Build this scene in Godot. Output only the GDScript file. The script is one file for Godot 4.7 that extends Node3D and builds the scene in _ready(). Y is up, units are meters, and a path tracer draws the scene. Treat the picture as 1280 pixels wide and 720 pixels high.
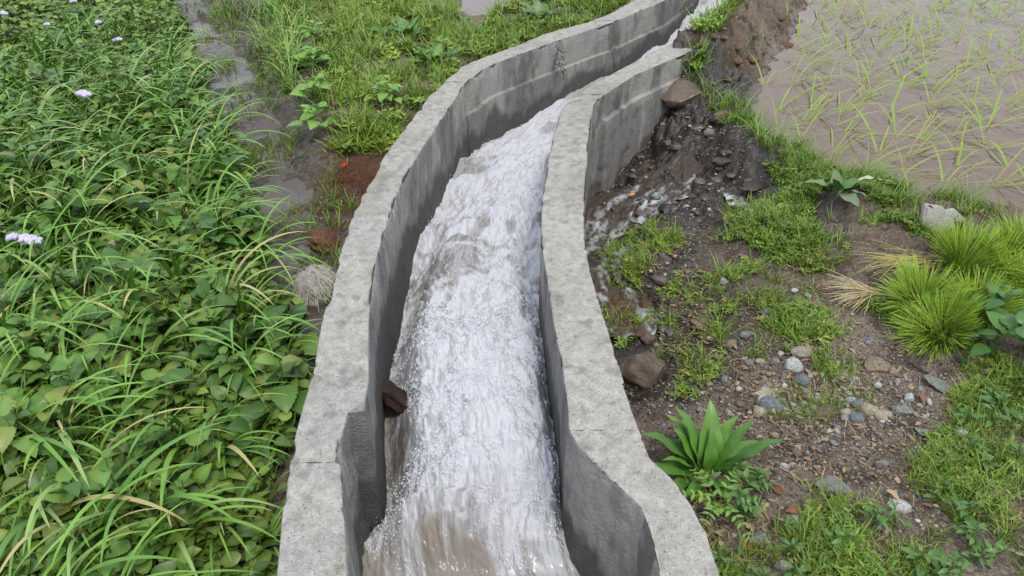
extends Node3D
const LEFT_OUTER := [[-0.300, 1.000], [-0.420, 0.000], [-0.509, -0.916], [-0.541, -1.083], [-0.554, -1.178], [-0.571, -1.318], [-0.577, -1.436], [-0.582, -1.584], [-0.606, -1.793], [-0.626, -2.148], [-0.634, -2.548], [-0.585, -3.091], [-0.455, -3.832], [-0.360, -4.162], [-0.285, -4.382], [-0.090, -4.622], [0.165, -4.977], [0.540, -5.338], [0.720, -5.558], [0.920, -5.893], [1.380, -6.700], [1.650, -7.500]]
const LEFT_INNER := [[0.020, 1.000], [-0.170, 0.000], [-0.354, -0.916], [-0.389, -1.063], [-0.432, -1.232], [-0.447, -1.235], [-0.446, -1.415], [-0.405, -1.420], [-0.412, -1.550], [-0.457, -1.820], [-0.490, -2.201], [-0.476, -2.759], [-0.420, -3.172], [-0.301, -3.830], [-0.270, -4.025], [-0.150, -4.336], [0.265, -4.848], [0.730, -5.338], [0.893, -5.558], [1.221, -5.970], [1.600, -6.700], [1.870, -7.500]]
const RIGHT_INNER := [[0.320, 1.000], [0.318, 0.000], [0.317, -0.933], [0.315, -1.023], [0.304, -1.094], [0.267, -1.146], [0.221, -1.210], [0.173, -1.282], [0.149, -1.345], [0.152, -1.400], [0.147, -1.567], [0.130, -1.822], [0.108, -2.307], [0.122, -2.650], [0.151, -2.890], [0.191, -3.219], [0.251, -3.620], [0.285, -3.730], [0.419, -3.972], [0.609, -4.248], [0.750, -4.444], [0.930, -4.680], [1.360, -5.210], [1.720, -5.970], [2.080, -6.700], [2.350, -7.500]]
const RIGHT_OUTER := [[0.470, 1.000], [0.460, 0.000], [0.452, -0.916], [0.445, -1.023], [0.423, -1.113], [0.395, -1.190], [0.352, -1.255], [0.329, -1.411], [0.318, -1.567], [0.297, -1.822], [0.276, -2.097], [0.275, -2.372], [0.297, -2.602], [0.363, -3.219], [0.440, -3.750], [0.518, -3.882], [0.738, -4.219], [0.918, -4.413], [1.135, -4.639], [1.530, -5.200], [1.900, -5.970], [2.260, -6.700], [2.530, -7.500]]
const HEIGHTS_LEFT := [[-1.436, -1.191, -0.42], [-1.183, -1.378, -0.42], [-0.859, -1.330, -0.55], [-0.875, -1.640, -0.55], [-0.984, -2.088, -0.52], [-1.785, -1.833, -0.36], [-1.589, -2.316, -0.38], [-2.583, -3.231, -0.32], [-2.698, -4.286, -0.32], [-4.829, -7.121, -0.27], [-3.507, -6.631, -0.36], [-1.444, -2.793, -0.42], [-2.050, -4.102, -0.40], [-3.101, -7.008, -0.46], [-2.230, -5.684, -0.48], [-1.597, -4.330, -0.50], [-1.332, -3.703, -0.52], [-1.099, -3.287, -0.54], [-0.934, -2.734, -0.56], [-0.936, -2.437, -0.56], [-1.337, -4.872, -0.38], [-1.415, -5.850, -0.34], [-0.955, -4.613, -0.34], [-0.930, -3.830, -0.43], [-0.962, -3.476, -0.50], [-1.006, -5.715, -0.30], [-0.772, -5.850, -0.34], [-0.265, -6.070, -0.34], [-0.316, -7.418, -0.40], [0.281, -6.534, -0.30], [0.736, -6.929, -0.26]]
const HEIGHTS_RIGHT := [[0.468, -3.436, -0.68], [0.580, -3.896, -0.62], [0.776, -4.318, -0.55], [0.967, -4.610, -0.45], [1.163, -4.911, -0.28], [1.169, -4.637, -0.02], [1.325, -5.099, 0.02], [1.592, -5.760, 0.02], [1.705, -5.508, -0.12], [2.090, -6.344, -0.12], [1.410, -4.838, -0.20], [0.498, -2.780, -0.64], [0.528, -2.224, -0.60], [0.525, -1.615, -0.52], [0.655, -1.269, -0.46], [0.909, -3.189, -0.53], [0.742, -2.946, -0.52], [1.172, -3.606, -0.52], [0.990, -3.800, -0.57], [1.297, -4.194, -0.44], [1.257, -3.076, -0.37], [1.429, -3.875, -0.30], [1.276, -2.632, -0.40], [1.044, -1.906, -0.43], [0.924, -1.539, -0.43], [1.231, -1.378, -0.42], [1.450, -1.228, -0.40], [1.556, -2.092, -0.40], [1.880, -2.045, -0.36], [1.896, -2.515, -0.32], [1.611, -2.825, -0.31], [1.633, -3.211, -0.27], [2.101, -2.959, -0.26], [1.419, -4.434, -0.22], [2.668, -6.993, -0.24], [2.548, -4.911, -0.28], [2.661, -3.616, -0.28], [4.168, -6.330, -0.28]]
const PADDY_EDGE := [[3.430, -8.613], [2.544, -6.589], [2.081, -5.648], [1.717, -4.911], [1.512, -4.454], [1.437, -4.001], [1.604, -3.720], [1.649, -3.468], [1.853, -3.347], [2.070, -3.197], [2.477, -3.011], [3.881, -2.846], [7.535, -4.911], [23.207, -17.572], [16.364, -30.928]]
const TRICKLE := [[-3.984, -9.061], [-3.045, -7.280], [-2.324, -5.878], [-1.754, -4.628], [-1.469, -3.966], [-1.282, -3.600], [-1.056, -3.196], [-0.955, -2.860], [-0.896, -2.491], [-0.855, -2.194]]
const SEEP := [[1.336, -4.352], [1.174, -4.099], [1.008, -3.910], [0.764, -3.706], [0.593, -3.588], [0.486, -3.326], [0.444, -2.942], [0.466, -2.671], [0.473, -2.451]]
const SEEP_BRANCH := [[1.310, -3.248], [1.281, -3.609], [1.190, -3.810], [1.039, -3.822]]
const POND := [[-0.677, -8.674], [-0.533, -7.354], [-0.366, -6.816], [-0.154, -7.178], [0.000, -7.485], [0.090, -8.618]]
const ZONE_GRAVEL := [[0.934, -2.228], [1.147, -2.221], [1.365, -2.145], [1.525, -2.025], [1.421, -1.733], [1.227, -1.532], [0.915, -1.510], [0.820, -1.808], [0.855, -2.274]]
const STONES := [
	[1.128, -2.161, 0.075, 0, 0.55, "beige", "rounded pale beige stone, topmost of the gravel patch"],
	[1.075, -2.080, 0.070, 1, 0.80, "white", "bright bluish white angular stone in the gravel patch"],
	[1.089, -2.012, 0.066, 1, 0.45, "blue", "blue grey wedge shaped stone just below the white angular one"],
	[0.924, -1.937, 0.091, 1, 0.30, "cream", "flat cream stone sliver beside the blue grey oval stone"],
	[0.935, -1.883, 0.086, 0, 0.40, "blue", "blue grey oval stone right of the dock plant's tip"],
	[0.883, -1.850, 0.049, 0, 0.70, "cream", "small round cream stone touching the blue grey oval stone"],
	[1.366, -2.056, 0.094, 1, 0.35, "tan", "long tan stone lying alone at the top of the bare soil"],
	[1.266, -1.847, 0.057, 0, 0.80, "cream", "big round cream stone in the middle of the gravel"],
	[1.307, -1.820, 0.062, 0, 0.50, "cream", "elongated cream stone right of the round cream one"],
	[1.377, -1.836, 0.071, 1, 0.50, "grey", "flat grey stone at the right end of the gravel"],
	[1.422, -1.885, 0.040, 0, 0.80, "white", "small white pebble above the flat grey stone at the right end"],
	[1.240, -1.875, 0.049, 0, 0.60, "blue", "blue grey pebble left of the round cream stone"],
	[1.227, -1.899, 0.038, 0, 0.70, "white", "small white pebble above the blue grey pebble"],
	[1.203, -1.801, 0.045, 0, 0.80, "blue", "round slate blue pebble below the round cream stone"],
	[1.117, -1.847, 0.074, 1, 0.40, "brown", "dark brown flat stone in the gravel centre"],
	[1.182, -1.834, 0.040, 0, 0.70, "cream", "small cream pebble right of the dark brown flat stone"],
	[1.508, -1.698, 0.043, 0, 0.90, "white", "whitish round stone alone in the grass right of the gravel"],
	[1.020, -1.506, 0.112, 1, 0.35, "grey", "large pointed grey slab of stone below the gravel patch"],
	[0.938, -1.564, 0.073, 1, 0.30, "brown", "flat brown stone beside the dock plant's right leaf"],
	[0.892, -1.596, 0.031, 1, 0.80, "white", "white stone chip under the dock plant's right leaf"],
	[1.198, -1.582, 0.042, 1, 0.80, "grey", "knobbly grey stone alone on the lower bare soil"],
	[1.187, -1.420, 0.069, 1, 0.40, "white", "whitish slab half buried in the lower right grass"],
	[0.738, -1.338, 0.058, 1, 0.60, "grey", "grey stone in the grass below the dock plant"],
	[1.571, -1.944, 0.111, 1, 0.16, "green", "thin grey green slate tile lying tilted at the soil's right edge"],
	[1.409, -1.717, 0.076, 1, 0.25, "green", "dull greenish flat stone at the gravel's lower right edge"],
	[1.075, -1.867, 0.029, 0, 0.80, "tan", "small tan pebble left of the dark brown flat stone"],
	[0.971, -2.146, 0.038, 0, 0.70, "cream", "cream pebble at the left end of the gravel's top row"],
	[0.936, -2.151, 0.044, 0, 0.60, "grey", "grey pebble, leftmost in the gravel's top row"],
	[0.783, -1.241, 0.046, 1, 0.50, "white", "whitish stone at the bottom edge of the grass"],
	[1.079, -2.427, 0.067, 0, 0.40, "blue", "grey oval flat stone on the soil above the gravel"],
	[0.827, -2.457, 0.093, 1, 0.40, "tan", "tan flat stone on the grassy hump by the seep"],
	[0.838, -2.364, 0.051, 1, 0.50, "cream", "cream stone chip just below the tan flat stone"],
	[0.896, -2.290, 0.069, 1, 0.55, "tan", "tan grey blocky stone between hump and gravel"],
	[0.957, -2.304, 0.046, 1, 0.60, "grey", "small grey stone right of the tan grey blocky stone"],
	[0.590, -2.442, 0.070, 1, 0.80, "brown", "brown stone at the foot of the hump near the wall"],
	[0.973, -2.725, 0.044, 1, 0.80, "white", "whitish stone chip on the hump's upper slope"],
	[0.528, -2.223, 0.198, 1, 0.95, "brown", "large rounded brown rock wedged against the right canal wall"],
	[1.090, -4.481, 0.278, 1, 0.50, "brown", "broad wet brown boulder at the head of the seep"],
	[1.301, -4.256, 0.100, 1, 1.00, "tan", "upright tan stone on the bank above the seep"],
	[1.206, -4.154, 0.059, 0, 0.80, "grey", "grey pebble left of the upright tan stone"],
	[1.276, -4.303, 0.061, 0, 0.80, "blue", "small blue grey pebble above the upright tan stone"],
	[2.307, -2.892, 0.111, 1, 0.80, "brown", "brown rock at the paddy rim behind the rice bundles"],
	[1.337, -3.586, 0.160, 1, 0.30, "dark", "dark wet flat rock in the seep's right branch"],
	[0.511, -2.737, 0.129, 1, 0.50, "rust", "rusty brown wet rock in the seep beside the wall"],
	[1.237, -3.847, 0.140, 1, 0.40, "dark", "dark wet rock in the middle of the seep"],
	[0.868, -3.533, 0.116, 1, 0.40, "dark", "dark wet rock splitting the seep's foam"],
	[-0.670, -6.298, 0.062, 1, 0.80, "white", "small whitish stone beside the broadleaf clump above the left wall"],
	[-1.155, -4.235, 0.065, 1, 0.70, "grey", "grey stone under the lime green weeds"]]
const TWIGS := [
	[1.162, -2.163, 1.267, -2.083, "grey brown twig across the top of the gravel"],
	[0.920, -1.688, 1.017, -1.744, "twig pointing from the dock plant to the gravel"],
	[1.157, -2.063, 1.253, -1.946, "twig lying over the pebbles below the white angular stone"],
	[1.393, -1.506, 1.462, -1.542, "short twig in the lower right grass"],
	[0.847, -2.021, 0.901, -2.151, "upright twig beside the flat cream stone"],
	[0.394, -2.003, 0.630, -2.156, "dark twig resting below the large brown rock"],
	[0.472, -2.067, 0.703, -2.104, "second dark twig resting below the large brown rock"],
	[1.307, -1.819, 1.343, -1.768, "thick stub of wood below the flat grey stone"],
	[1.494, -2.069, 1.544, -2.001, "dark stick at the upper right edge of the bare soil"],
	[1.260, -2.756, 1.320, -2.662, "curved straw stalk beside the bare brown patch"],
	[-1.192, -2.900, -1.162, -3.086, "broken stalk lying in the muddy trickle"],
	[-1.360, -4.057, -1.330, -4.266, "dark twig where trickle meets the mound"],
	[1.562, -2.589, 1.800, -2.672, "dry straw stalk lying by the rice bundles"],
	[1.342, -1.615, 1.227, -1.532, "thin bent twig right of the lower soil"]]
const AT_DOCK := Vector2(0.641, -1.602)
const AT_FERN := Vector2(0.643, -1.453)
const AT_STRAW_FAN := Vector2(1.531, -2.457)
const AT_BLEACHED := Vector2(-0.959, -2.845)
const AT_CLOD := Vector2(-0.971, -3.189)
const AT_ROOTS := Vector2(-0.912, -3.715)
const AT_RED := Vector2(-0.958, -3.822)
const AT_BLUE := Vector2(-1.088, -4.606)
const AT_CEMENT := Vector2(1.970, -2.847)
const AT_DRYLEAF := Vector2(1.711, -3.115)
const AT_BROADLEAF := Vector2(1.758, -2.060)
const AT_ORANGE := Vector2(0.710, -3.738)
const AT_HEAP := Vector2(1.723, -2.615)
const FLOWERS := [[-2.405, -3.936, 0.348], [-1.961, -2.516, 0.288], [-2.118, -2.645, 0.205], [-2.269, -2.739, 0.241], [-4.043, -5.949, 0.264], [-3.714, -6.392, 0.251], [-3.198, -5.761, 0.278], [-2.980, -5.539, 0.243], [-3.708, -5.929, 0.195], [-1.827, -3.216, 0.146]]
const LIME := [[-1.588, -5.816], [-1.493, -5.268], [-1.349, -4.728], [-1.225, -4.323], [-0.799, -4.555]]
const TOPCLUMPS := [[-0.852, -6.096], [-0.572, -5.396], [0.244, -6.461], [1.595, -3.152]]
const BUNDLES := [[1.662, -2.359], [1.897, -2.549], [2.051, -2.549], [1.679, -2.196], [2.072, -2.402], [1.845, -2.301], [2.207, -2.622]]
const LEAVES_DEAD := [[0.846, -1.488], [0.765, -1.420], [0.683, -1.294], [1.461, -1.897], [0.888, -1.422], [1.164, -1.472], [0.874, -2.834]]
const RIM_TUFTS := [[1.255, -4.371], [1.334, -4.319], [1.153, -4.548], [1.219, -4.430], [1.419, -4.227], [1.395, -3.818], [1.441, -3.719], [1.624, -3.740], [1.787, -3.286], [1.956, -3.206], [1.605, -5.061], [1.896, -5.558], [2.305, -6.273]]
const RICE := [[3.066, -7.333], [4.205, -7.340], [4.872, -7.312], [3.081, -7.183], [3.257, -7.139], [3.498, -7.192], [3.696, -7.195], [3.973, -7.155], [4.166, -7.154], [4.350, -7.167], [4.536, -7.129], [4.829, -7.182], [2.751, -6.991], [2.906, -6.930], [3.137, -6.951], [3.377, -7.036], [3.536, -7.104], [3.788, -6.925], [3.975, -6.929], [4.295, -6.987], [4.475, -6.981], [4.661, -6.998], [2.875, -6.780], [3.005, -6.819], [3.310, -6.735], [3.505, -6.761], [3.765, -6.743], [3.870, -6.745], [4.158, -6.785], [4.409, -6.779], [4.468, -6.710], [2.728, -6.672], [2.885, -6.558], [3.064, -6.643], [3.358, -6.536], [3.554, -6.515], [3.765, -6.496], [4.030, -6.564], [4.278, -6.561], [4.558, -6.476], [2.623, -6.338], [2.804, -6.363], [3.079, -6.377], [3.244, -6.366], [3.512, -6.328], [3.787, -6.373], [3.983, -6.398], [4.179, -6.363], [4.455, -6.341], [2.493, -6.206], [2.693, -6.146], [2.980, -6.194], [3.135, -6.116], [3.300, -6.163], [3.538, -6.194], [3.833, -6.131], [4.143, -6.101], [4.310, -6.170], [2.315, -5.990], [2.608, -6.015], [2.792, -5.889], [2.995, -5.961], [3.281, -5.985], [3.497, -5.989], [3.732, -5.956], [3.884, -5.896], [4.146, -5.972], [2.174, -5.706], [2.481, -5.762], [2.657, -5.835], [2.935, -5.760], [3.111, -5.722], [3.320, -5.781], [3.544, -5.816], [3.908, -5.764], [4.009, -5.715], [4.108, -5.756], [2.164, -5.563], [2.431, -5.623], [2.551, -5.542], [2.786, -5.535], [3.024, -5.585], [3.138, -5.600], [3.545, -5.523], [3.755, -5.583], [3.910, -5.596], [1.993, -5.320], [2.187, -5.320], [2.524, -5.418], [2.731, -5.254], [2.868, -5.323], [3.058, -5.335], [3.330, -5.337], [3.528, -5.388], [3.774, -5.383], [1.992, -5.166], [2.146, -5.151], [2.349, -5.152], [2.549, -5.111], [2.837, -5.143], [3.091, -5.093], [3.280, -5.174], [3.559, -5.082], [3.602, -5.191], [1.992, -4.941], [2.277, -4.912], [2.497, -4.907], [2.668, -4.888], [2.888, -4.924], [3.080, -4.930], [3.336, -4.918], [1.716, -4.795], [1.891, -4.789], [2.107, -4.736], [2.406, -4.858], [2.637, -4.769], [2.814, -4.693], [2.991, -4.733], [3.273, -4.735], [3.443, -4.720], [1.785, -4.511], [1.921, -4.473], [2.267, -4.524], [2.350, -4.549], [2.680, -4.429], [2.928, -4.487], [3.164, -4.463], [3.301, -4.562], [1.649, -4.326], [1.857, -4.303], [2.011, -4.251], [2.354, -4.297], [2.615, -4.375], [2.904, -4.369], [3.047, -4.304], [1.585, -4.072], [1.770, -4.160], [1.927, -4.080], [2.288, -4.098], [2.521, -4.135], [2.657, -4.044], [2.854, -4.088], [3.142, -4.108], [1.674, -3.914], [1.940, -3.953], [2.238, -3.956], [2.331, -3.867], [2.537, -3.932], [2.801, -4.044], [3.002, -3.954], [1.770, -3.679], [2.036, -3.697], [2.170, -3.646], [2.461, -3.685], [2.684, -3.777], [2.927, -3.734], [1.855, -3.473], [2.058, -3.443], [2.368, -3.522], [2.640, -3.478], [2.816, -3.558], [2.216, -3.331], [2.443, -3.298], [2.551, -3.105]]
const ZONES := {
	"LEFT_BANK": [[-7.376, -10.020], [-4.813, -10.016], [-3.259, -7.267], [-2.663, -6.016], [-2.160, -4.973], [-1.734, -4.137], [-1.462, -3.500], [-1.154, -2.862], [-0.899, -2.320], [-0.799, -1.925], [-0.765, -1.639], [-0.704, -1.219], [-0.642, -0.933], [-1.661, -0.891]],
	"LEFT_TOP": [[-7.376, -10.020], [-4.515, -10.038], [-2.932, -6.312], [-2.436, -5.233], [-2.380, -4.701], [-4.122, -5.041]],
	"MOUND": [[-3.154, -10.116], [-0.824, -10.073], [-0.495, -6.552], [-0.398, -5.201], [-0.577, -4.532], [-0.706, -4.066], [-0.940, -4.011], [-1.183, -4.114], [-1.615, -4.974], [-2.122, -6.556]],
	"BEHIND_WALL": [[-0.566, -6.556], [-0.278, -6.412], [0.160, -7.571], [0.205, -10.020], [2.110, -9.829], [1.206, -7.114], [0.790, -6.366], [0.128, -5.832], [-0.296, -5.281]],
	"REEDS": [[-4.016, -10.073], [-2.588, -10.125], [-1.647, -5.872], [-1.503, -4.751], [-1.728, -5.072], [-2.324, -6.216]],
	"PATCH_UPPER": [[1.075, -2.962], [1.162, -3.072], [1.392, -3.495], [1.726, -3.584], [1.893, -3.336], [2.058, -3.137], [1.914, -2.861], [1.827, -2.733], [1.602, -2.706], [1.481, -2.857], [1.302, -2.839], [1.141, -2.776]],
	"PATCH_MIDDLE": [[1.012, -2.480], [1.114, -2.556], [1.311, -2.632], [1.369, -2.503], [1.525, -2.397], [1.587, -2.230], [1.695, -2.075], [1.578, -2.139], [1.331, -2.218], [1.144, -2.212], [1.003, -2.315]],
	"PATCH_LOWER": [[0.489, -1.030], [0.637, -1.384], [0.853, -1.425], [1.021, -1.388], [1.173, -1.410], [1.319, -1.566], [1.498, -1.727], [1.553, -1.872], [1.886, -2.003], [2.357, -2.089], [1.774, -1.000]],
	"PATCH_SEEP": [[0.636, -3.142], [0.762, -3.289], [0.867, -3.186], [0.962, -2.904], [0.896, -2.460], [0.805, -2.127], [0.716, -2.193], [0.623, -2.413], [0.534, -2.629], [0.549, -2.916]],
	"FAR_BANK": [[1.087, -4.618], [1.247, -5.040], [1.507, -5.618], [2.673, -9.338], [3.304, -9.368], [2.411, -7.131], [1.744, -5.723], [1.409, -5.055], [1.186, -4.530]],
	"DOCK_FOOT": [[0.490, -1.649], [0.590, -1.749], [0.835, -1.579], [0.840, -1.425], [0.688, -1.217], [0.597, -1.220]],
	"PADDY_RIM": [[1.174, -4.493], [1.508, -4.369], [1.669, -3.883], [1.826, -3.566], [2.104, -3.188], [2.475, -3.068], [2.361, -2.878], [2.026, -3.033], [1.571, -3.355], [1.434, -3.675], [1.263, -4.334]]}

class Shape:
	var v := PackedVector3Array()
	var c := PackedColorArray()
	var uv := PackedVector2Array()
	var idx := PackedInt32Array()
	func tri(a: int, b: int, d: int):          # counter-clockwise seen from outside
		idx.append(a); idx.append(d); idx.append(b)
	func mesh() -> ArrayMesh:
		var n := PackedVector3Array()
		n.resize(v.size())
		for k in range(0, idx.size(), 3):
			var a := idx[k]
			var b := idx[k + 2]
			var d := idx[k + 1]
			var f := (v[b] - v[a]).cross(v[d] - v[a])
			n[a] += f; n[b] += f; n[d] += f
		for k in n.size():
			n[k] = n[k].normalized() if n[k].length_squared() > 1e-20 else Vector3.UP
		var arr := []
		arr.resize(Mesh.ARRAY_MAX)
		arr[Mesh.ARRAY_VERTEX] = v
		arr[Mesh.ARRAY_NORMAL] = n
		if c.size() == v.size(): arr[Mesh.ARRAY_COLOR] = c
		if uv.size() == v.size(): arr[Mesh.ARRAY_TEX_UV] = uv
		arr[Mesh.ARRAY_INDEX] = idx
		var m := ArrayMesh.new()
		m.add_surface_from_arrays(Mesh.PRIMITIVE_TRIANGLES, arr)
		return m

const PADDY_LEVEL := -0.28
var taken := {}
var clear_of := []
var rng := RandomNumberGenerator.new()
var M := {}
var na := FastNoiseLite.new()
var nb := FastNoiseLite.new()
var nr := FastNoiseLite.new()
var ncell := FastNoiseLite.new()
var zone := {}
var paddy := PackedVector2Array()
var trickle := PackedVector2Array()
var seep := PackedVector2Array()
var branch := PackedVector2Array()
var pond := PackedVector2Array()
var cache_l := PackedFloat32Array()
var cache_r := PackedFloat32Array()
const CX0 := -9.0
const CZ0 := -11.0
const CS := 0.1
const CNX := 181
const CNZ := 131

# ---------------------------------------------------------------- helpers
func numbered(called: String, parent: Node) -> String:
	var key := str(parent.get_instance_id()) + called
	var n: int = taken.get(key, 0)
	taken[key] = n + 1
	return called if n == 0 else "%s_%03d" % [called, n]

func tag(o: Node, label: String, category := "", group := "", kind := ""):
	if label: o.set_meta("label", label)
	if category: o.set_meta("category", category)
	if group: o.set_meta("group", group)
	if kind: o.set_meta("kind", kind)

func put(called: String, m: Mesh, mat: Material, parent: Node = self, xf := Transform3D()) -> MeshInstance3D:
	var o := MeshInstance3D.new()
	o.mesh = m
	o.name = numbered(called, parent)
	if mat: o.material_override = mat
	parent.add_child(o, true)
	o.transform = xf
	return o

func thing(called: String, at: Vector3, turn := 0.0) -> Node3D:
	var o := Node3D.new()
	o.name = numbered(called, self)
	add_child(o, true)
	o.position = at
	o.rotation.y = turn
	return o

func again(src: Node3D, called: String, at: Vector3, turn: float, size: float) -> Node3D:
	var o: Node3D = src.duplicate()
	o.name = numbered(called, self)
	add_child(o, true)
	o.transform = Transform3D(Basis(Vector3.UP, turn).scaled(Vector3.ONE * size), at)
	return o

func rr(a: float, b: float) -> float:
	return rng.randf_range(a, b)

func col(a: Color, b: Color, t: float) -> Color:
	return a.lerp(b, clampf(t, 0.0, 1.0))

func smooth(a: float, b: float, x: float) -> float:
	return smoothstep(a, b, x)

func along(t: Array, z: float) -> float:       # x of a wall line at z; lines run from near to far
	var n := t.size()
	if z >= t[0][1]: return t[0][0]
	for k in range(1, n):
		if z >= t[k][1]:
			var w: float = (z - t[k][1]) / (t[k - 1][1] - t[k][1])
			return lerpf(t[k][0], t[k - 1][0], w)
	return t[n - 1][0] + (z - t[n - 1][1]) * (t[n - 1][0] - t[n - 2][0]) / (t[n - 1][1] - t[n - 2][1])

func curve(t: Array, z: float, wide := 0.07) -> float:
	if z > -1.0: return along(t, z)
	var w := wide if z < -1.62 else minf(wide, 0.012)
	if z > -1.5 and (t == LEFT_INNER): return along(t, z)
	return (along(t, z) * 2.0 + along(t, z - w) + along(t, z + w) + along(t, z - w * 0.5) * 1.5 + along(t, z + w * 0.5) * 1.5) / 7.0

func flat(list: Array) -> PackedVector2Array:
	var p := PackedVector2Array()
	for q in list: p.append(Vector2(q[0], q[1]))
	return p

func to_line(p: Vector2, line: PackedVector2Array, closed := false) -> float:
	var best := 1e9
	var n := line.size()
	for k in range(n if closed else n - 1):
		var q := Geometry2D.get_closest_point_to_segment(p, line[k], line[(k + 1) % n])
		best = minf(best, p.distance_squared_to(q))
	return sqrt(best)

func shepard(list: Array, x: float, z: float) -> float:
	var s := 0.0
	var t := 0.0
	for q in list:
		var dx: float = q[0] - x
		var dz: float = q[1] - z
		var w := pow(dx * dx + dz * dz + 0.02, -1.8)
		s += w * q[2]
		t += w
	return s / t

func cached(a: PackedFloat32Array, x: float, z: float) -> float:
	var fx := clampf((x - CX0) / CS, 0.0, CNX - 1.001)
	var fz := clampf((z - CZ0) / CS, 0.0, CNZ - 1.001)
	var i := int(fx)
	var j := int(fz)
	fx -= i; fz -= j
	var k := j * CNX + i
	return lerpf(lerpf(a[k], a[k + 1], fx), lerpf(a[k + CNX], a[k + CNX + 1], fx), fz)

func base_height(x: float, z: float) -> float:
	var m := 0.5 * (along(LEFT_INNER, z) + along(RIGHT_INNER, z))
	return cached(cache_l if x < m else cache_r, x, z)

func height(x: float, z: float) -> float:
	var h := base_height(x, z)
	if z < -4.5 and z > -8.0 and x > 0.5:
		var dx := x - along(RIGHT_INNER, z)
		if dx > 0.0 and dx < 0.8: h = lerpf(h, maxf(h, 0.02 + 0.03 * nb.get_noise_2d(x * 24.0, z * 24.0)), smooth(-4.5, -4.85, z) * smooth(0.62, 0.22, dx))
	h += na.get_noise_2d(x * 18.0, z * 18.0) * 0.022 + na.get_noise_2d(x * 70.0 + 9.0, z * 70.0) * 0.015 + nb.get_noise_2d(x * 200.0, z * 200.0) * 0.007
	var p := Vector2(x, z)
	if x > 0.9 and z < -2.6:
		var d := to_line(p, paddy, true)
		if Geometry2D.is_point_in_polygon(p, paddy): d = -d
		if d < 0.6:
			d += 0.07 * nb.get_noise_2d(x * 22.0, z * 22.0) + 0.03 * nb.get_noise_2d(x * 80.0, z * 80.0)
			if d < 0.0: h = lerpf(PADDY_LEVEL + 0.012, PADDY_LEVEL - 0.085 + na.get_noise_2d(x * 20.0, z * 20.0) * 0.02, smooth(0.0, 0.1, -d))
			else: h = lerpf(PADDY_LEVEL + 0.012, h + nb.get_noise_2d(x * 26.0, z * 26.0) * 0.05, smooth(0.0, 0.38, d)) + (0.02 + nb.get_noise_2d(x * 60.0, z * 60.0) * 0.05 + absf(nb.get_noise_2d(x * 130.0, z * 130.0)) * 0.05) * smooth(0.0, 0.08, d) * (1.0 if z < -4.3 else 0.4)
	elif x > 0.2 and z < -2.4 and z > -4.8:
		h += nb.get_noise_2d(x * 34.0, z * 34.0) * 0.03 * smooth(0.6, 0.3, to_line(p, seep))
	elif x < -0.5:
		var d := to_line(p, trickle)
		if d < 0.34: h += (1.0 - smooth(0.05, 0.34, d)) * (-0.045 + 0.03 * nb.get_noise_2d(x * 30.0, z * 24.0) + 0.02 * na.get_noise_2d(x * 60.0, z * 60.0))
	if x < 0.6 and z < -5.6 and Geometry2D.is_point_in_polygon(p, pond):
		h -= 0.07 * smooth(0.0, 0.12, to_line(p, pond, true))
	return h

func spot(x: float, z: float, up := 0.0) -> Vector3:
	return Vector3(x, height(x, z) + up, z)

func in_zone(n: String, p: Vector2) -> bool:
	return Geometry2D.is_point_in_polygon(p, zone[n])

# ---------------------------------------------------------------- shapes
func leaf_into(s: Shape, xf: Transform3D, length: float, wide: float, kind: String, fold: float, a0: float, a1: float, n: int, c0: Color, c1: Color, wave := 0.0):
	var base := s.v.size()
	var p := Vector3.ZERO
	var step := length / n
	var twist := wave * 0.0
	for i in n + 1:
		var t := float(i) / n
		var w := wide
		match kind:
			"blade": w *= pow(1.0 - t, 0.55) * minf(1.0, 0.45 + t * 4.0) + 0.0006
			"ovate": w *= pow(sin(PI * pow(clampf(t, 0.02, 0.985), 0.62)), 0.85)
			"lance": w *= pow(sin(PI * pow(clampf(t, 0.02, 0.985), 0.8)), 0.9)
			"dock": w *= minf(1.0, 0.14 + smooth(0.12, 0.4, t)) * pow(1.0 - pow(t, 2.3), 0.85) + 0.002
			"stalk": w *= 1.0 - 0.6 * t
		if kind == "ovate" and n >= 12: w *= 1.0 + 0.07 * (1.0 if i % 2 else -1.0)
		var a := lerpf(a0, a1, pow(t, 1.35) if kind == "blade" else t)
		var up := Vector3(0, cos(a), -sin(a))
		var mid := c0.lerp(c1, t)
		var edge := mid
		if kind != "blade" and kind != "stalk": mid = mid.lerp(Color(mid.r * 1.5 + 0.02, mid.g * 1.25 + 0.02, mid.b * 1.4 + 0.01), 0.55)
		var lift_l := up * (w * fold + sin(t * 17.0 + base) * wave * (w / wide))
		var lift_r := up * (w * fold + sin(t * 15.0 + base * 1.7 + 2.0) * wave * (w / wide))
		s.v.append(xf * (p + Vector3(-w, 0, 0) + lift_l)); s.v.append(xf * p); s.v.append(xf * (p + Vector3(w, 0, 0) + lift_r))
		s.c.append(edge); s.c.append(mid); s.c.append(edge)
		s.uv.append(Vector2(0, t)); s.uv.append(Vector2(0.5, t)); s.uv.append(Vector2(1, t))
		p += Vector3(0, sin(a), cos(a)) * step
		if i < n:
			var k := base + i * 3
			s.tri(k, k + 4, k + 1); s.tri(k, k + 3, k + 4)
			s.tri(k + 1, k + 5, k + 2); s.tri(k + 1, k + 4, k + 5)

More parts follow.
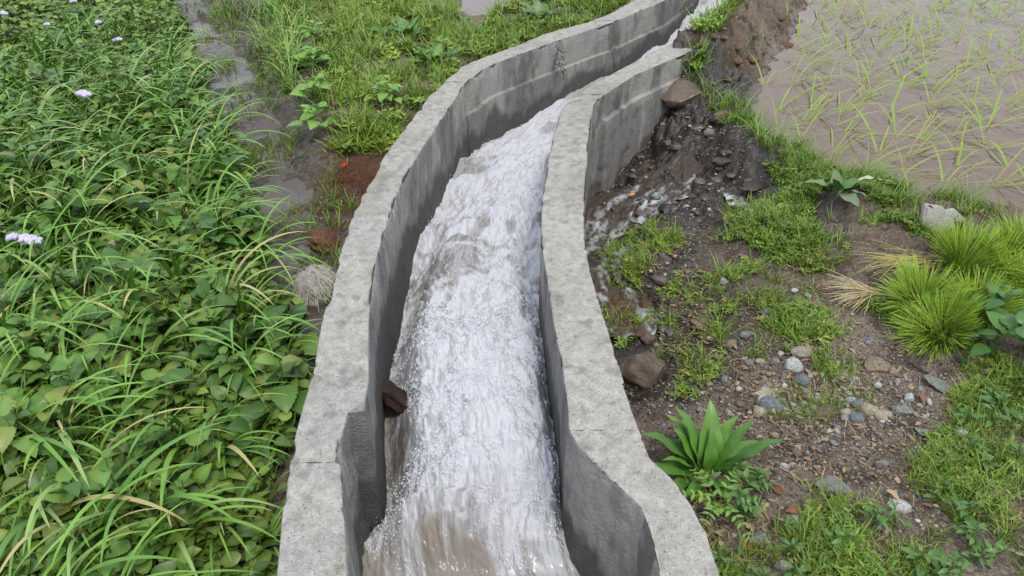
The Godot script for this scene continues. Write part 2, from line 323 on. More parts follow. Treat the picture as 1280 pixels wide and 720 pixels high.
func tube_into(s: Shape, pts: Array, r0: float, r1: float, sides: int, c0: Color, c1: Color):
	var base := s.v.size()
	var n := pts.size()
	for i in n:
		var d: Vector3 = (pts[mini(i + 1, n - 1)] - pts[maxi(i - 1, 0)]).normalized()
		var x := d.cross(Vector3(0.31, 0.2, 0.9)).normalized()
		var y := d.cross(x)
		var t := float(i) / (n - 1)
		var r := lerpf(r0, r1, t)
		for k in sides:
			var a := TAU * k / sides
			s.v.append(pts[i] + (x * cos(a) + y * sin(a)) * r)
			s.c.append(c0.lerp(c1, t))
			s.uv.append(Vector2(float(k) / sides, t))
		if i < n - 1:
			for k in sides:
				var a := base + i * sides + k
				var b := base + i * sides + (k + 1) % sides
				s.tri(a, b, a + sides); s.tri(b, b + sides, a + sides)
	for e in 2:
		var ring := base + e * (n - 1) * sides
		for k in range(1, sides - 1):
			if e == 1: s.tri(ring, ring + k, ring + k + 1)
			else: s.tri(ring, ring + k + 1, ring + k)

func ico(sub: int) -> Shape:
	var s := Shape.new()
	var t := (1.0 + sqrt(5.0)) / 2.0
	for q in [[-1, t, 0], [1, t, 0], [-1, -t, 0], [1, -t, 0], [0, -1, t], [0, 1, t], [0, -1, -t], [0, 1, -t], [t, 0, -1], [t, 0, 1], [-t, 0, -1], [-t, 0, 1]]:
		s.v.append(Vector3(q[0], q[1], q[2]).normalized())
	var f := [0, 11, 5, 0, 5, 1, 0, 1, 7, 0, 7, 10, 0, 10, 11, 1, 5, 9, 5, 11, 4, 11, 10, 2, 10, 7, 6, 7, 1, 8, 3, 9, 4, 3, 4, 2, 3, 2, 6, 3, 6, 8, 3, 8, 9, 4, 9, 5, 2, 4, 11, 6, 2, 10, 8, 6, 7, 9, 8, 1]
	for step in sub:
		var g := []
		var made := {}
		for k in range(0, f.size(), 3):
			var m := []
			for e in 3:
				var a: int = f[k + e]
				var b: int = f[k + (e + 1) % 3]
				var key := Vector2i(mini(a, b), maxi(a, b))
				if not made.has(key):
					made[key] = s.v.size()
					s.v.append((s.v[a] + s.v[b]).normalized())
				m.append(made[key])
			g.append_array([f[k], m[0], m[2], f[k + 1], m[1], m[0], f[k + 2], m[2], m[1], m[0], m[1], m[2]])
		f = g
	for k in range(0, f.size(), 3): s.tri(f[k], f[k + 1], f[k + 2])
	return s

func stone_shape(seed: int, angular: bool, sub: int) -> ArrayMesh:
	var s := ico(sub)
	var o := Vector3(seed * 7.3, seed * 3.1, seed * 1.7)
	var planes := []
	var r := RandomNumberGenerator.new()
	r.seed = seed * 77 + 5
	for k in (9 if angular else 4):
		planes.append([Vector3(r.randf_range(-1, 1), r.randf_range(-1, 1), r.randf_range(-1, 1)).normalized(), r.randf_range(0.55, 0.85)])
	for k in s.v.size():
		var p := s.v[k]
		p *= 1.0 + na.get_noise_3dv(p * 28.0 + o) * 0.28
		for q in planes:
			var over: float = p.dot(q[0]) - q[1]
			if over > 0.0: p -= q[0] * over * (0.92 if angular else 0.6)
		p *= 1.0 + nb.get_noise_3dv(p * 90.0 + o) * (0.06 if angular else 0.02)
		s.v[k] = p
		var g := 1.0 + nb.get_noise_3dv(p * 60.0 + o) * 0.5
		s.c.append(Color(g, g, g))
	return s.mesh()

# ---------------------------------------------------------------- materials
func noise_image(n: FastNoiseLite, size: int) -> Image:
	return n.get_seamless_image(size, size, false, false, 0.12, true)

func speckle(size: int, seed: int, spots: int, lo: float, hi: float, n: FastNoiseLite, amount: float) -> ImageTexture:
	var im := noise_image(n, size)
	im.convert(Image.FORMAT_L8)
	var d := im.get_data()
	var r := RandomNumberGenerator.new()
	r.seed = seed
	for k in d.size():
		var g := 0.86 + (d[k] / 255.0 - 0.5) * amount + r.randf_range(-0.05, 0.05)
		d[k] = int(clampf(g, 0.0, 1.0) * 255.0)
	for k in spots:
		var cx := r.randi() % size
		var cy := r.randi() % size
		var rad := int(r.randf_range(1.0, 3.4))
		var g := r.randf_range(lo, hi)
		for y in range(-rad, rad + 1):
			for x in range(-rad, rad + 1):
				if x * x + y * y <= rad * rad + 0.5:
					var at := posmod(cy + y, size) * size + posmod(cx + x, size)
					d[at] = int(clampf(d[at] / 255.0 * g, 0.0, 1.0) * 255.0)
	var out := Image.create_from_data(size, size, false, Image.FORMAT_L8, d)
	out.convert(Image.FORMAT_RGB8)
	return ImageTexture.create_from_image(out)

func stuff_mat(called: String, rough: float, spec := 0.5) -> StandardMaterial3D:
	var m := StandardMaterial3D.new()
	m.resource_name = called
	m.vertex_color_use_as_albedo = true
	m.roughness = rough
	m.metallic_specular = spec
	m.cull_mode = BaseMaterial3D.CULL_DISABLED
	M[called] = m
	return m

func triplanar(m: StandardMaterial3D, tex: Texture2D, bump: Texture2D, depth_cm: float, scale: float):
	m.uv1_triplanar = true
	m.uv1_world_triplanar = true
	m.uv1_scale = Vector3.ONE * scale
	if tex: m.albedo_texture = tex
	if bump:
		m.heightmap_enabled = true
		m.heightmap_texture = bump
		m.heightmap_scale = depth_cm

func srgb(r: float, g: float, b: float) -> Color:
	return Color(r, g, b).linear_to_srgb()

func materials():
	var f := FastNoiseLite.new()
	f.seed = 3; f.frequency = 0.012; f.fractal_octaves = 6; f.fractal_gain = 0.62
	var grain := speckle(1024, 11, 5200, 0.62, 1.14, f, 0.16)
	f.seed = 8; f.frequency = 0.05; f.fractal_octaves = 5; f.fractal_gain = 0.7
	var relief := speckle(1024, 12, 1500, 0.55, 1.05, f, 1.1)
	f.seed = 21; f.frequency = 0.03; f.fractal_octaves = 6; f.fractal_gain = 0.75
	var earth := speckle(1024, 31, 5000, 0.55, 1.25, f, 0.9)
	triplanar(stuff_mat("concrete", 0.9, 0.35), grain, relief, 0.8, 1.3)
	triplanar(stuff_mat("soil", 0.95, 0.25), earth, earth, 0.7, 2.0)
	triplanar(stuff_mat("wet_soil", 0.2, 0.5), earth, earth, 0.5, 2.0)
	triplanar(stuff_mat("stone", 0.8, 0.4), earth, relief, 0.15, 3.0)
	triplanar(stuff_mat("wet_stone", 0.22, 0.5), earth, relief, 0.15, 3.0)
	f.seed = 5; f.frequency = 0.01; f.fractal_octaves = 4; f.fractal_gain = 0.5
	var ripple := ImageTexture.create_from_image(noise_image(f, 512))
	triplanar(stuff_mat("muddy_water", 0.07, 0.5), null, ripple, 0.25, 0.9)
	stuff_mat("foam", 0.5, 0.35)
	M.foam.subsurf_scatter_enabled = true
	M.foam.subsurf_scatter_strength = 0.06
	stuff_mat("wood", 0.35, 0.5)
	triplanar(M.wood, earth, relief, 0.4, 4.0)
	var li := Image.create(128, 128, false, Image.FORMAT_RGB8)
	for y in 128:
		for x in 128:
			var u := absf(x / 127.0 - 0.5) * 2.0
			var v := y / 127.0
			var side := absf(fposmod(v * 7.0 - u * 1.6, 1.0) - 0.5) * 2.0
			var g := 0.90 + 0.10 * smoothstep(0.82, 1.0, side) * (1.0 - u) + 0.07 * smoothstep(0.07, 0.0, u) + 0.05 * nb.get_noise_2d(x * 2.0, y * 2.0)
			li.set_pixel(x, y, Color(g, g, g))
	var leaf := stuff_mat("leaf", 0.42, 0.5)
	leaf.albedo_texture = ImageTexture.create_from_image(li)
	leaf.backlight = Color(0.35, 0.45, 0.1)
	var blade := stuff_mat("blade", 0.45, 0.5)
	blade.backlight = Color(0.35, 0.42, 0.12)
	stuff_mat("dry", 0.85, 0.3)
	stuff_mat("petal", 0.8, 0.2)
	var drop := StandardMaterial3D.new()
	drop.roughness = 0.18
	drop.albedo_color = Color(0.93, 0.94, 0.965)
	M.drop = drop

func tinted(base: String, c: Color) -> StandardMaterial3D:
	var key := base + str(c)
	if not M.has(key):
		var m: StandardMaterial3D = M[base].duplicate()
		m.albedo_color = c.linear_to_srgb()
		M[key] = m
	return M[key]

# ---------------------------------------------------------------- concrete canal
func wall_segment(inner: Array, outer: Array, z0: float, z1: float, seed: float, ledge_in: float, ledge_out: float) -> ArrayMesh:
	var zs := []
	var z := z0
	while z > z1 + 0.004:
		zs.append(z)
		z -= 0.0055 if z > -2.4 else (0.009 if z > -3.6 else 0.013)
		for t in [inner]:
			for q in t:
				if q[1] < zs[-1] - 0.0004 and q[1] > z + 0.0004 and q[1] > -1.6: z = q[1]
	zs.append(z1)
	var prof := []                               # [across 0 outer .. 1 inner, depth, face]
	var depths := [1.0, 0.85, 0.72]
	var d := 0.66
	while d > 0.05:
		depths.append(d); d -= 0.024
	depths.append_array([0.036, 0.024, 0.015, 0.008, 0.003])
	var lg := maxf(ledge_in, ledge_out)
	if lg > 0.0:
		for e in [-0.010, -0.004, 0.0, 0.004, 0.010]: depths.append(lg + e)
		depths.sort(); depths.reverse()
	for q in depths: prof.append([0.0, q, 0])
	for k in 25: prof.append([0.022 + 0.956 * k / 24.0, 0.0, 1])
	depths.reverse()
	for q in depths: prof.append([1.0, q, 2])
	var s := Shape.new()
	var np := prof.size()
	var rows := zs.size()
	for j in rows:
		z = zs[j]
		var xo := curve(outer, z)
		var xi := curve(inner, z)
		var side := 1.0 if xi > xo else -1.0
		var end := minf(float(j), float(rows - 1 - j))
		var sag := na.get_noise_2d(z * 9.0, seed * 50.0) * 0.012 + na.get_noise_2d(z * 40.0, seed * 20.0) * 0.003
		for q in prof:
			var a: float = q[0]
			var x := lerpf(xo, xi, a)
			var y: float = -q[1] + sag
			var p := Vector3(x, y, z)
			var face: int = q[2]
			var big := na.get_noise_3dv(p * 11.0 + Vector3(seed, 0, 0))
			var fine := nb.get_noise_3dv(p * 95.0)
			var grit := nb.get_noise_3dv(p * 260.0 + Vector3(3, 1, 0))
			var near_edge := maxf(smooth(0.10, 0.0, a if face == 1 else q[1]), smooth(0.10, 0.0, (1.0 - a) if face == 1 else q[1]))
			var chip := maxf(0.0, nb.get_noise_3d(x * 6.0, seed * 9.0, z * 42.0) + 0.35 * na.get_noise_3d(x * 20.0, seed, z * 130.0) - 0.06) * 0.06
			if inner == RIGHT_INNER and z > -1.5: chip *= 0.25
			if face == 1:
				var pit := maxf(0.0, ncell.get_noise_2d(x * 900.0 + seed * 100.0, z * 900.0) * 0.5 - 0.18)
				var crack := maxf(0.0, 1.0 - absf(nr.get_noise_2d(x * 55.0 + seed * 70.0, z * 55.0)) * 38.0) * smooth(0.05, 0.3, na.get_noise_2d(x * 14.0 + 40.0, z * 14.0))
				y += big * 0.005 + fine * 0.0042 + grit * 0.0026 - pit * 0.009 - crack * 0.009
				y -= chip * pow(near_edge, 2.0) + 0.004 * pow(near_edge, 4.0)
				if near_edge > 0.0: x += (0.5 - a) * chip * 0.3
			else:
				var out := side if face == 2 else -side
				x += out * (big * 0.005 + fine * 0.0012 + grit * 0.0006)
				x -= out * chip * smooth(0.05, 0.0, q[1]) * 1.2 + out * 0.003 * smooth(0.012, 0.0, q[1])
				var ledge := ledge_in if face == 2 else ledge_out
				if ledge > 0.0: x += out * 0.024 * smooth(ledge - 0.005, ledge + 0.005, q[1] + big * 0.006)
				if face == 2 and inner == LEFT_INNER and z > -1.418 and z < -1.236:
					x += out * (fine * 0.012 + grit * 0.006) * smooth(0.0, 0.08, q[1])
				if face == 2 and inner == LEFT_INNER and z < -3.0:
					var joint := maxf(smooth(0.05, 0.03, absf(z + 4.075)), smooth(0.035, 0.02, absf(z + 5.376)))
					x -= out * joint * (0.022 + fine * 0.012 + grit * 0.006)
				if face == 2 and inner == RIGHT_INNER and z > -1.36:
					x += out * (nb.get_noise_3dv(p * 60.0) * 0.010 + grit * 0.004) * smooth(0.0, 0.08, q[1])
			s.v.append(Vector3(x, y, z))
			# cement colour: warm grey paste, bluish laitance, damp blotches and run marks with ragged outlines
			var mix := 0.5 + 0.5 * na.get_noise_3dv(p * 16.0 + Vector3(0, seed, 5)) + 0.45 * fine
			var c := col(Color(0.55, 0.53, 0.48), Color(0.62, 0.605, 0.56), mix)
			c = col(c, Color(0.41, 0.42, 0.435), smooth(0.12, 0.4, na.get_noise_3dv(p * 40.0 + Vector3(9, 9, seed)) + 0.3 * fine) * 0.22)
			c *= 1.0 + grit * 0.22
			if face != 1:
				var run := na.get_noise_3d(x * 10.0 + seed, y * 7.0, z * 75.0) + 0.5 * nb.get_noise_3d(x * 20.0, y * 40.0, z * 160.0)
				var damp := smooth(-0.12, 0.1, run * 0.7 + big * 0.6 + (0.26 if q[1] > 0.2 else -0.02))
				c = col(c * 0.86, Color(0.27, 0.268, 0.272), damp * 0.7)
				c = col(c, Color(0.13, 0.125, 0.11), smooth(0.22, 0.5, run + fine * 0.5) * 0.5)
				if face == 2:                    # soaked by splashing, with a ragged upper limit
					var reach := y - water_level(z) + 0.10 * run + 0.05 * nb.get_noise_3d(x * 30.0, y * 30.0, z * 90.0)
					c = col(c, Color(0.12, 0.115, 0.11), smooth(0.15, 0.09, reach) * 0.85)
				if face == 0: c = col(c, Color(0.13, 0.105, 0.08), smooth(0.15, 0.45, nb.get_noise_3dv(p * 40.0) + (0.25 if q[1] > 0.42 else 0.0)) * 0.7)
			else:
				c = col(c, Color(0.21, 0.20, 0.17), smooth(0.26, 0.5, nb.get_noise_3d(x * 110.0, seed, z * 110.0) + 0.3 * big) * 0.4)
			if face == 1: c = col(c, Color(0.30, 0.275, 0.21), smooth(0.12, 0.34, na.get_noise_3d(x * 26.0 + 30.0, seed, z * 26.0) + 0.35 * fine) * 0.28)
			c.a = 1.0
			s.c.append(c)
		if j > 0:
			for k in np - 1:
				var i0 := (j - 1) * np + k
				var i1 := i0 + np
				if side > 0.0:
					s.tri(i0, i0 + 1, i1); s.tri(i0 + 1, i1 + 1, i1)
				else:
					s.tri(i0, i1, i0 + 1); s.tri(i0 + 1, i1, i1 + 1)
	for e in 2:                                  # close the ends
		var b := (rows - 1) * np if e == 1 else 0
		for k in np / 2:
			var i0 := b + k
			var i1 := b + np - 1 - k
			if i1 - i0 > 1:
				var m := s.v.size()
				for q in [i0, i0 + 1, i1, i1 - 1]:
					s.v.append(s.v[q]); s.c.append(s.c[q])
				s.tri(m, m + 1, m + 2); s.tri(m + 1, m + 3, m + 2)
	return s.mesh()

func build_canal():
	var w := thing("canal_wall", Vector3.ZERO)
	tag(w, "curved grey concrete canal wall left of the white water, beside the weeds", "wall", "walls of the irrigation canal")
	for q in [[1.0, -1.2335, 0.0], [-1.234, -4.042, 0.0], [-4.05, -5.372, 0.2], [-5.38, -7.5, 0.2]]:
		put("wall_segment", wall_segment(LEFT_INNER, LEFT_OUTER, q[0], q[1], 1.0, q[2], 0.0), M.concrete, w)
	var root := Shape.new()
	for k in 9:
		var pts := []
		var p := Vector3(0.31 + rr(-0.02, 0.02), -0.02 - 0.02 * k, -4.86 + rr(-0.01, 0.01))
		for i in 5:
			pts.append(p)
			p += Vector3(rr(-0.02, 0.03), rr(-0.03, 0.012), rr(-0.005, 0.03))
		tube_into(root, pts, 0.003, 0.001, 4, Color(0.03, 0.02, 0.015), Color(0.04, 0.025, 0.02))
	w = thing("canal_wall", Vector3.ZERO)
	tag(w, "curved grey concrete canal wall right of the white water, beside the stony seep", "wall", "walls of the irrigation canal")
	for q in [[1.0, -1.343, 0.0], [-1.3435, -3.86, 0.0], [-3.864, -7.5, 0.15]]:
		put("wall_segment", wall_segment(RIGHT_INNER, RIGHT_OUTER, q[0], q[1], 2.0, 0.0, q[2]), M.concrete, w)
	var r := put("dried_root", root.mesh(), M.dry)
	tag(r, "black dried root tangle stuck in the left wall's inner face", "root")
	# floor of the canal, under the water
	var s := Shape.new()
	var k := 0
	var z := 1.0
	while z > -7.5:
		for x in [along(LEFT_INNER, z) - 0.05, along(RIGHT_INNER, z) + 0.05]:
			s.v.append(Vector3(x, -0.8, z)); s.c.append(Color(0.2, 0.17, 0.14))
		if k > 0:
			s.tri(k * 2 - 2, k * 2 - 1, k * 2); s.tri(k * 2 - 1, k * 2 + 1, k * 2)
		k += 1
		z -= 0.1
	var f := put("canal_floor", s.mesh(), M.wet_soil)
	tag(f, "", "", "", "structure")

const LEVEL := [[1.0, -0.60], [-0.6, -0.58], [-1.0, -0.54], [-1.25, -0.50], [-1.38, -0.41], [-1.5, -0.335], [-1.7, -0.29], [-1.95, -0.31], [-2.5, -0.38], [-3.0, -0.375], [-3.6, -0.41], [-4.1, -0.45], [-4.9, -0.455], [-5.6, -0.40], [-5.87, -0.35], [-6.22, -0.33], [-6.66, -0.27], [-7.5, -0.27]]

func water_level(z: float) -> float:
	for k in range(1, LEVEL.size()):
		if z >= LEVEL[k][1 - 1]:
			var t: float = (z - LEVEL[k][0]) / (LEVEL[k - 1][0] - LEVEL[k][0])
			t = t * t * (3.0 - 2.0 * t) * 0.4 + t * 0.6
			return lerpf(LEVEL[k][1], LEVEL[k - 1][1], t)
	return -0.27

func build_water():
	var s := Shape.new()
	var nx := 190
	var z := 0.6
	var rows := 0
	var drops := []
	rng.seed = 404
	while z > -7.4:
		var xl := curve(LEFT_INNER, z) - 0.012
		var xr := curve(RIGHT_INNER, z) + 0.012
		var lev := water_level(z)
		var wild := smooth(-1.16, -1.42, z)                 # the broken, foaming reach
		var far := smooth(-2.1, -3.0, z)
		var fierce := wild * (1.0 - 0.25 * far)
		var drift := 0.5 * (curve(LEFT_INNER, z) + curve(RIGHT_INNER, z))
		for i in nx + 1:
			var t := float(i) / nx
			var x := lerpf(xl, xr, t)
			var u := x - drift                              # across the flow
			var st := lerpf(0.28, 0.62, far)                # streaks run with the flow
			if wild < 0.9: st = lerpf(0.08, st, wild)
			var y := lev
			var hump := smooth(-1.2, -1.5, z) * smooth(-2.6, -1.8, z)
			y += hump * (0.035 * sin(PI * clampf(t * 1.15 - 0.12, 0.0, 1.0)) - 0.06 * smooth(0.9, 1.0, t))
			var wu := u + 0.012 * na.get_noise_2d(u * 90.0, z * 70.0) + 0.005 * nb.get_noise_2d(u * 150.0, z * 150.0)
			var wz := z + 0.02 * na.get_noise_2d(u * 80.0 + 40.0, z * 60.0)
			y -= 0.18 * smooth(-1.2, -1.5, z) * smooth(-3.1, -2.6, z) * smooth(0.27, 0.02, t)
			y += fierce * (lerpf(0.05, 0.085, far) * na.get_noise_2d(u * 30.0, z * 24.0) + lerpf(0.03, 0.045, far) * na.get_noise_2d(wu * 80.0 + 9.0, wz * 62.0))
			var rid := 1.0 - absf(nb.get_noise_2d(wu * 62.0, wz * 40.0)) * 2.0
			var bead := ncell.get_noise_2d(wu * 900.0, wz * 520.0)
			var bead2 := ncell.get_noise_2d(wu * 2400.0 + 500.0, wz * 1300.0)
			var rid2 := nb.get_noise_2d(wu * 210.0 + 31.0, wz * lerpf(100.0, 120.0, far))
			var tiny := nb.get_noise_2d(wu * 430.0, wz * lerpf(190.0, 260.0, far))
			var near_wild := fierce * (1.0 - far)
			y += fierce * (0.014 * rid * rid + 0.010 * rid2) - near_wild * (0.008 * bead + 0.007 * bead2) + (0.15 + 0.85 * fierce) * 0.006 * tiny
			y += (1.0 - wild) * (0.012 * na.get_noise_2d(u * 60.0, z * 9.0) + 0.006 * nb.get_noise_2d(u * 160.0, z * 16.0))
			# where air is mixed in, the water is white; elsewhere it is silty
			var patch := na.get_noise_2d(u * 26.0 + 50.0, z * 20.0) + 0.45 * nb.get_noise_2d(u * 60.0, z * 60.0 * st)
			var white := 1.0 - smooth(0.16, 0.42, patch) * lerpf(0.45, 0.65, far)
			white -= smooth(0.26, 0.02, t) * hump * (0.5 + patch)
			var tongue := -1.335 + 0.07 * na.get_noise_2d(u * 40.0 + 7.0, 3.0) + 0.05 * nb.get_noise_2d(u * 130.0, z * 4.0) + 0.16 * smooth(0.55, 0.75, t)
			var sheet := smooth(tongue - 0.035, tongue + 0.03, z)
			var streak := smooth(0.02, 0.30, nb.get_noise_2d(u * 90.0 + 3.0, z * 8.0) + 0.35 * nb.get_noise_2d(u * 260.0, z * 18.0) + 0.2 * smooth(0.45, 0.8, t))
			white = lerpf(white, 0.10 + 0.8 * streak * (0.7 + nb.get_noise_2d(u * 420.0, z * 22.0)), sheet)
			var clear := smooth(0.08, 0.4, nb.get_noise_2d(wu * 190.0 + 70.0, wz * 42.0) + 0.8 * nb.get_noise_2d(wu * 460.0, wz * 90.0 + 20.0))
			white -= clear * lerpf(0.5, 0.3, far) * (1.0 - 0.8 * smooth(0.45, 0.6, t) * smooth(0.85, 0.7, t) * hump) * (1.0 - sheet)
			var silt := col(col(Color(0.31, 0.30, 0.29), Color(0.25, 0.24, 0.23), patch + 0.5), Color(0.265, 0.235, 0.195), sheet)
			var c := col(silt, Color(0.60, 0.615, 0.66), white)
			s.v.append(Vector3(x, y, z))
			s.c.append(c)
			if white > 0.25 and z < -1.25 and z > -4.6 and t > 0.03 and t < 0.97:
				var chance := (0.6 if z > -2.4 else 0.14) * smooth(-0.25, 0.3, nb.get_noise_2d(wu * 60.0 + 17.0, wz * 40.0))
				if rng.randf() < chance * (0.5 + maxf(0.0, rid2)): drops.append([Vector3(x, y + 0.003 + absf(rng.randfn(0.0, 0.018)), z), (0.0006 + 0.0018 * pow(rng.randf(), 2.2)) * (1.0 if z > -2.2 else 1.4)])
		if rows > 0:
			var n := nx + 1
			for i in nx:
				var a := (rows - 1) * n + i
				s.tri(a, a + 1, a + n); s.tri(a + 1, a + n + 1, a + n)
		rows += 1
		z -= 0.0034 if (z < -0.8 and z > -2.3) else (0.007 if (z < 0.0 and z > -4.4) else 0.012)
	var whole := s.mesh().surface_get_arrays(0)
	var rough := PackedInt32Array()
	var slick := PackedInt32Array()
	for k in range(0, s.idx.size(), 3):
		if s.v[s.idx[k]].z > -1.34: slick.append_array(s.idx.slice(k, k + 3))
		else: rough.append_array(s.idx.slice(k, k + 3))
	var wm := ArrayMesh.new()
	for q in [[rough, M.foam], [slick, M.wet_foam]]:
		var arr := whole.duplicate()
		arr[Mesh.ARRAY_INDEX] = q[0]
		wm.add_surface_from_arrays(Mesh.PRIMITIVE_TRIANGLES, arr)
		wm.surface_set_material(wm.get_surface_count() - 1, q[1])
	var o := put("canal_water", wm, null)
	tag(o, "foaming white water rushing down the concrete canal", "water", "", "structure")
	var mm := MultiMesh.new()
	mm.transform_format = MultiMesh.TRANSFORM_3D
	mm.mesh = ico(1).mesh()
	mm.instance_count = drops.size()
	for k in drops.size():
		var r: float = drops[k][1]
		var b := Basis(Vector3(rr(-1, 1), rr(-1, 1), rr(-1, 1)).normalized(), rr(0, TAU)).scaled(Vector3(r * 0.8, r * rr(0.8, 1.3), r * rr(1.0, 2.4)))
		mm.set_instance_transform(k, Transform3D(b, drops[k][0]))
	var q := MultiMeshInstance3D.new()
	q.name = "water_spray"
	q.multimesh = mm
	q.material_override = M.drop
	add_child(q)
	tag(q, "clear drops of spray flying above the white water", "water", "", "stuff")

# ---------------------------------------------------------------- ground
func lines(lo: float, f0: float, f1: float, hi: float, step: float, grow: float) -> PackedFloat32Array:
	var a := []
	var x := f0
	while x < f1:
		a.append(x); x += step
	var d := step
	while x < hi:
		a.append(x); d *= grow; x += d
	a.append(hi)
	var b := []
	x = f0; d = step
	while x > lo:
		d *= grow; x -= d; b.append(maxf(x, lo))
	b.reverse()
	return PackedFloat32Array(b + a)

func build_ground():
	var xs := lines(-60.0, -1.6, 2.5, 60.0, 0.0125, 1.025)
	var zs := lines(-70.0, -6.0, -0.9, 30.0, 0.0125, 1.025)
	var nx := xs.size()
	var s := Shape.new()
	var wet := PackedByteArray()
	for z in zs:
		var l0 := 0.5 * (curve(LEFT_INNER, z) + curve(LEFT_OUTER, z))
		var r0 := lerpf(curve(RIGHT_INNER, z), curve(RIGHT_OUTER, z), lerpf(0.5, 0.12, smooth(-4.6, -4.85, z)))
		var canal := z > -7.5 and z < 1.0
		for x in xs:
			var p := Vector2(x, z)
			var h := 0.0
			if canal and x > l0 and x < r0: h = -1.0
			else: h = height(x, z)
			s.v.append(Vector3(x, h, z))
			var n0 := na.get_noise_2d(x * 12.0 + 5.0, z * 12.0)
			var n1 := nb.get_noise_2d(x * 45.0, z * 45.0)
			var n2 := nb.get_noise_2d(x * 190.0, z * 190.0 + 8.0)
			var c := col(Color(0.21, 0.16, 0.125), Color(0.32, 0.265, 0.215), 0.5 + n0 + 0.5 * n1)
			c = col(c, Color(0.075, 0.056, 0.042), smooth(0.1, 0.4, n1 + 0.6 * n2 - 0.2 * n0) * 0.75)
			var w := 0.0
			if x > 0.2 and x < 2.3 and z < -1.9 and z > -5.2:
				var d := minf(to_line(p, seep), to_line(p, branch) + 0.14)
				w = smooth(0.6, 0.36, d + n1 * 0.2)
				c = col(c, col(Color(0.032, 0.026, 0.022), Color(0.080, 0.062, 0.049), 0.5 + n1 + n2), w)
			elif x < -0.4 and x > -3.6:
				var d := to_line(p, trickle)
				w = smooth(0.42, 0.22, d + n1 * 0.2)
				c = col(c, col(Color(0.060, 0.044, 0.033), Color(0.13, 0.096, 0.073), 0.5 + n1 + n2), w)
				var red := smooth(0.55, 0.25, p.distance_to(AT_ROOTS + Vector2(0.1, 0.05)) + n1 * 0.15)
				c = col(c, Color(0.12, 0.055, 0.03), red * 0.8)
			if x > 1.0 and z < -2.6:
				if Geometry2D.is_point_in_polygon(p, paddy) or to_line(p, paddy, true) < 0.02:
					c = col(c, Color(0.17, 0.125, 0.10), 0.8)
					w = maxf(w, 0.6 if n1 > -0.1 else 0.0)
			c *= 1.0 + n2 * 0.35
			c.a = 1.0
			s.c.append(c)
			wet.append(1 if w > 0.5 else 0)
	var idx := [PackedInt32Array(), PackedInt32Array()]
	for j in range(1, zs.size()):
		for i in range(1, nx):
			var a := (j - 1) * nx + i - 1
			var b := a + nx
			var k := 1 if wet[a] + wet[a + 1] + wet[b] + wet[b + 1] >= 2 else 0
			idx[k].append_array(PackedInt32Array([a, a + 1, b, a + 1, b + 1, b]))
	var n := PackedVector3Array()
	n.resize(s.v.size())
	for j in zs.size():
		for i in nx:
			var a := j * nx
			var e := s.v[a + mini(i + 1, nx - 1)] - s.v[a + maxi(i - 1, 0)]
			var f := s.v[mini(j + 1, zs.size() - 1) * nx + i] - s.v[maxi(j - 1, 0) * nx + i]
			n[a + i] = f.cross(e).normalized()
	var m := ArrayMesh.new()
	for k in 2:
		var arr := []
		arr.resize(Mesh.ARRAY_MAX)
		arr[Mesh.ARRAY_VERTEX] = s.v
		arr[Mesh.ARRAY_NORMAL] = n
		arr[Mesh.ARRAY_COLOR] = s.c
		arr[Mesh.ARRAY_INDEX] = idx[k]
		m.add_surface_from_arrays(Mesh.PRIMITIVE_TRIANGLES, arr)
		m.surface_set_material(k, M.soil if k == 0 else M.wet_soil)
	var o := put("ground", m, null)
	tag(o, "", "", "", "structure")

func sheet(called: String, edge: PackedVector2Array, level: float, c: Color):
	var s := Shape.new()
	var grown := Geometry2D.offset_polygon(edge, 0.10)
	var p: PackedVector2Array = grown[0]
	for q in p:
		s.v.append(Vector3(q.x, level, q.y)); s.c.append(c)
	var t := Geometry2D.triangulate_polygon(p)
	for k in range(0, t.size(), 3):
		var up := (s.v[t[k + 1]] - s.v[t[k]]).cross(s.v[t[k + 2]] - s.v[t[k]]).y > 0.0
		if up: s.tri(t[k], t[k + 1], t[k + 2])
		else: s.tri(t[k], t[k + 2], t[k + 1])
	tag(put(called, s.mesh(), M.muddy_water), "", "", "", "structure")

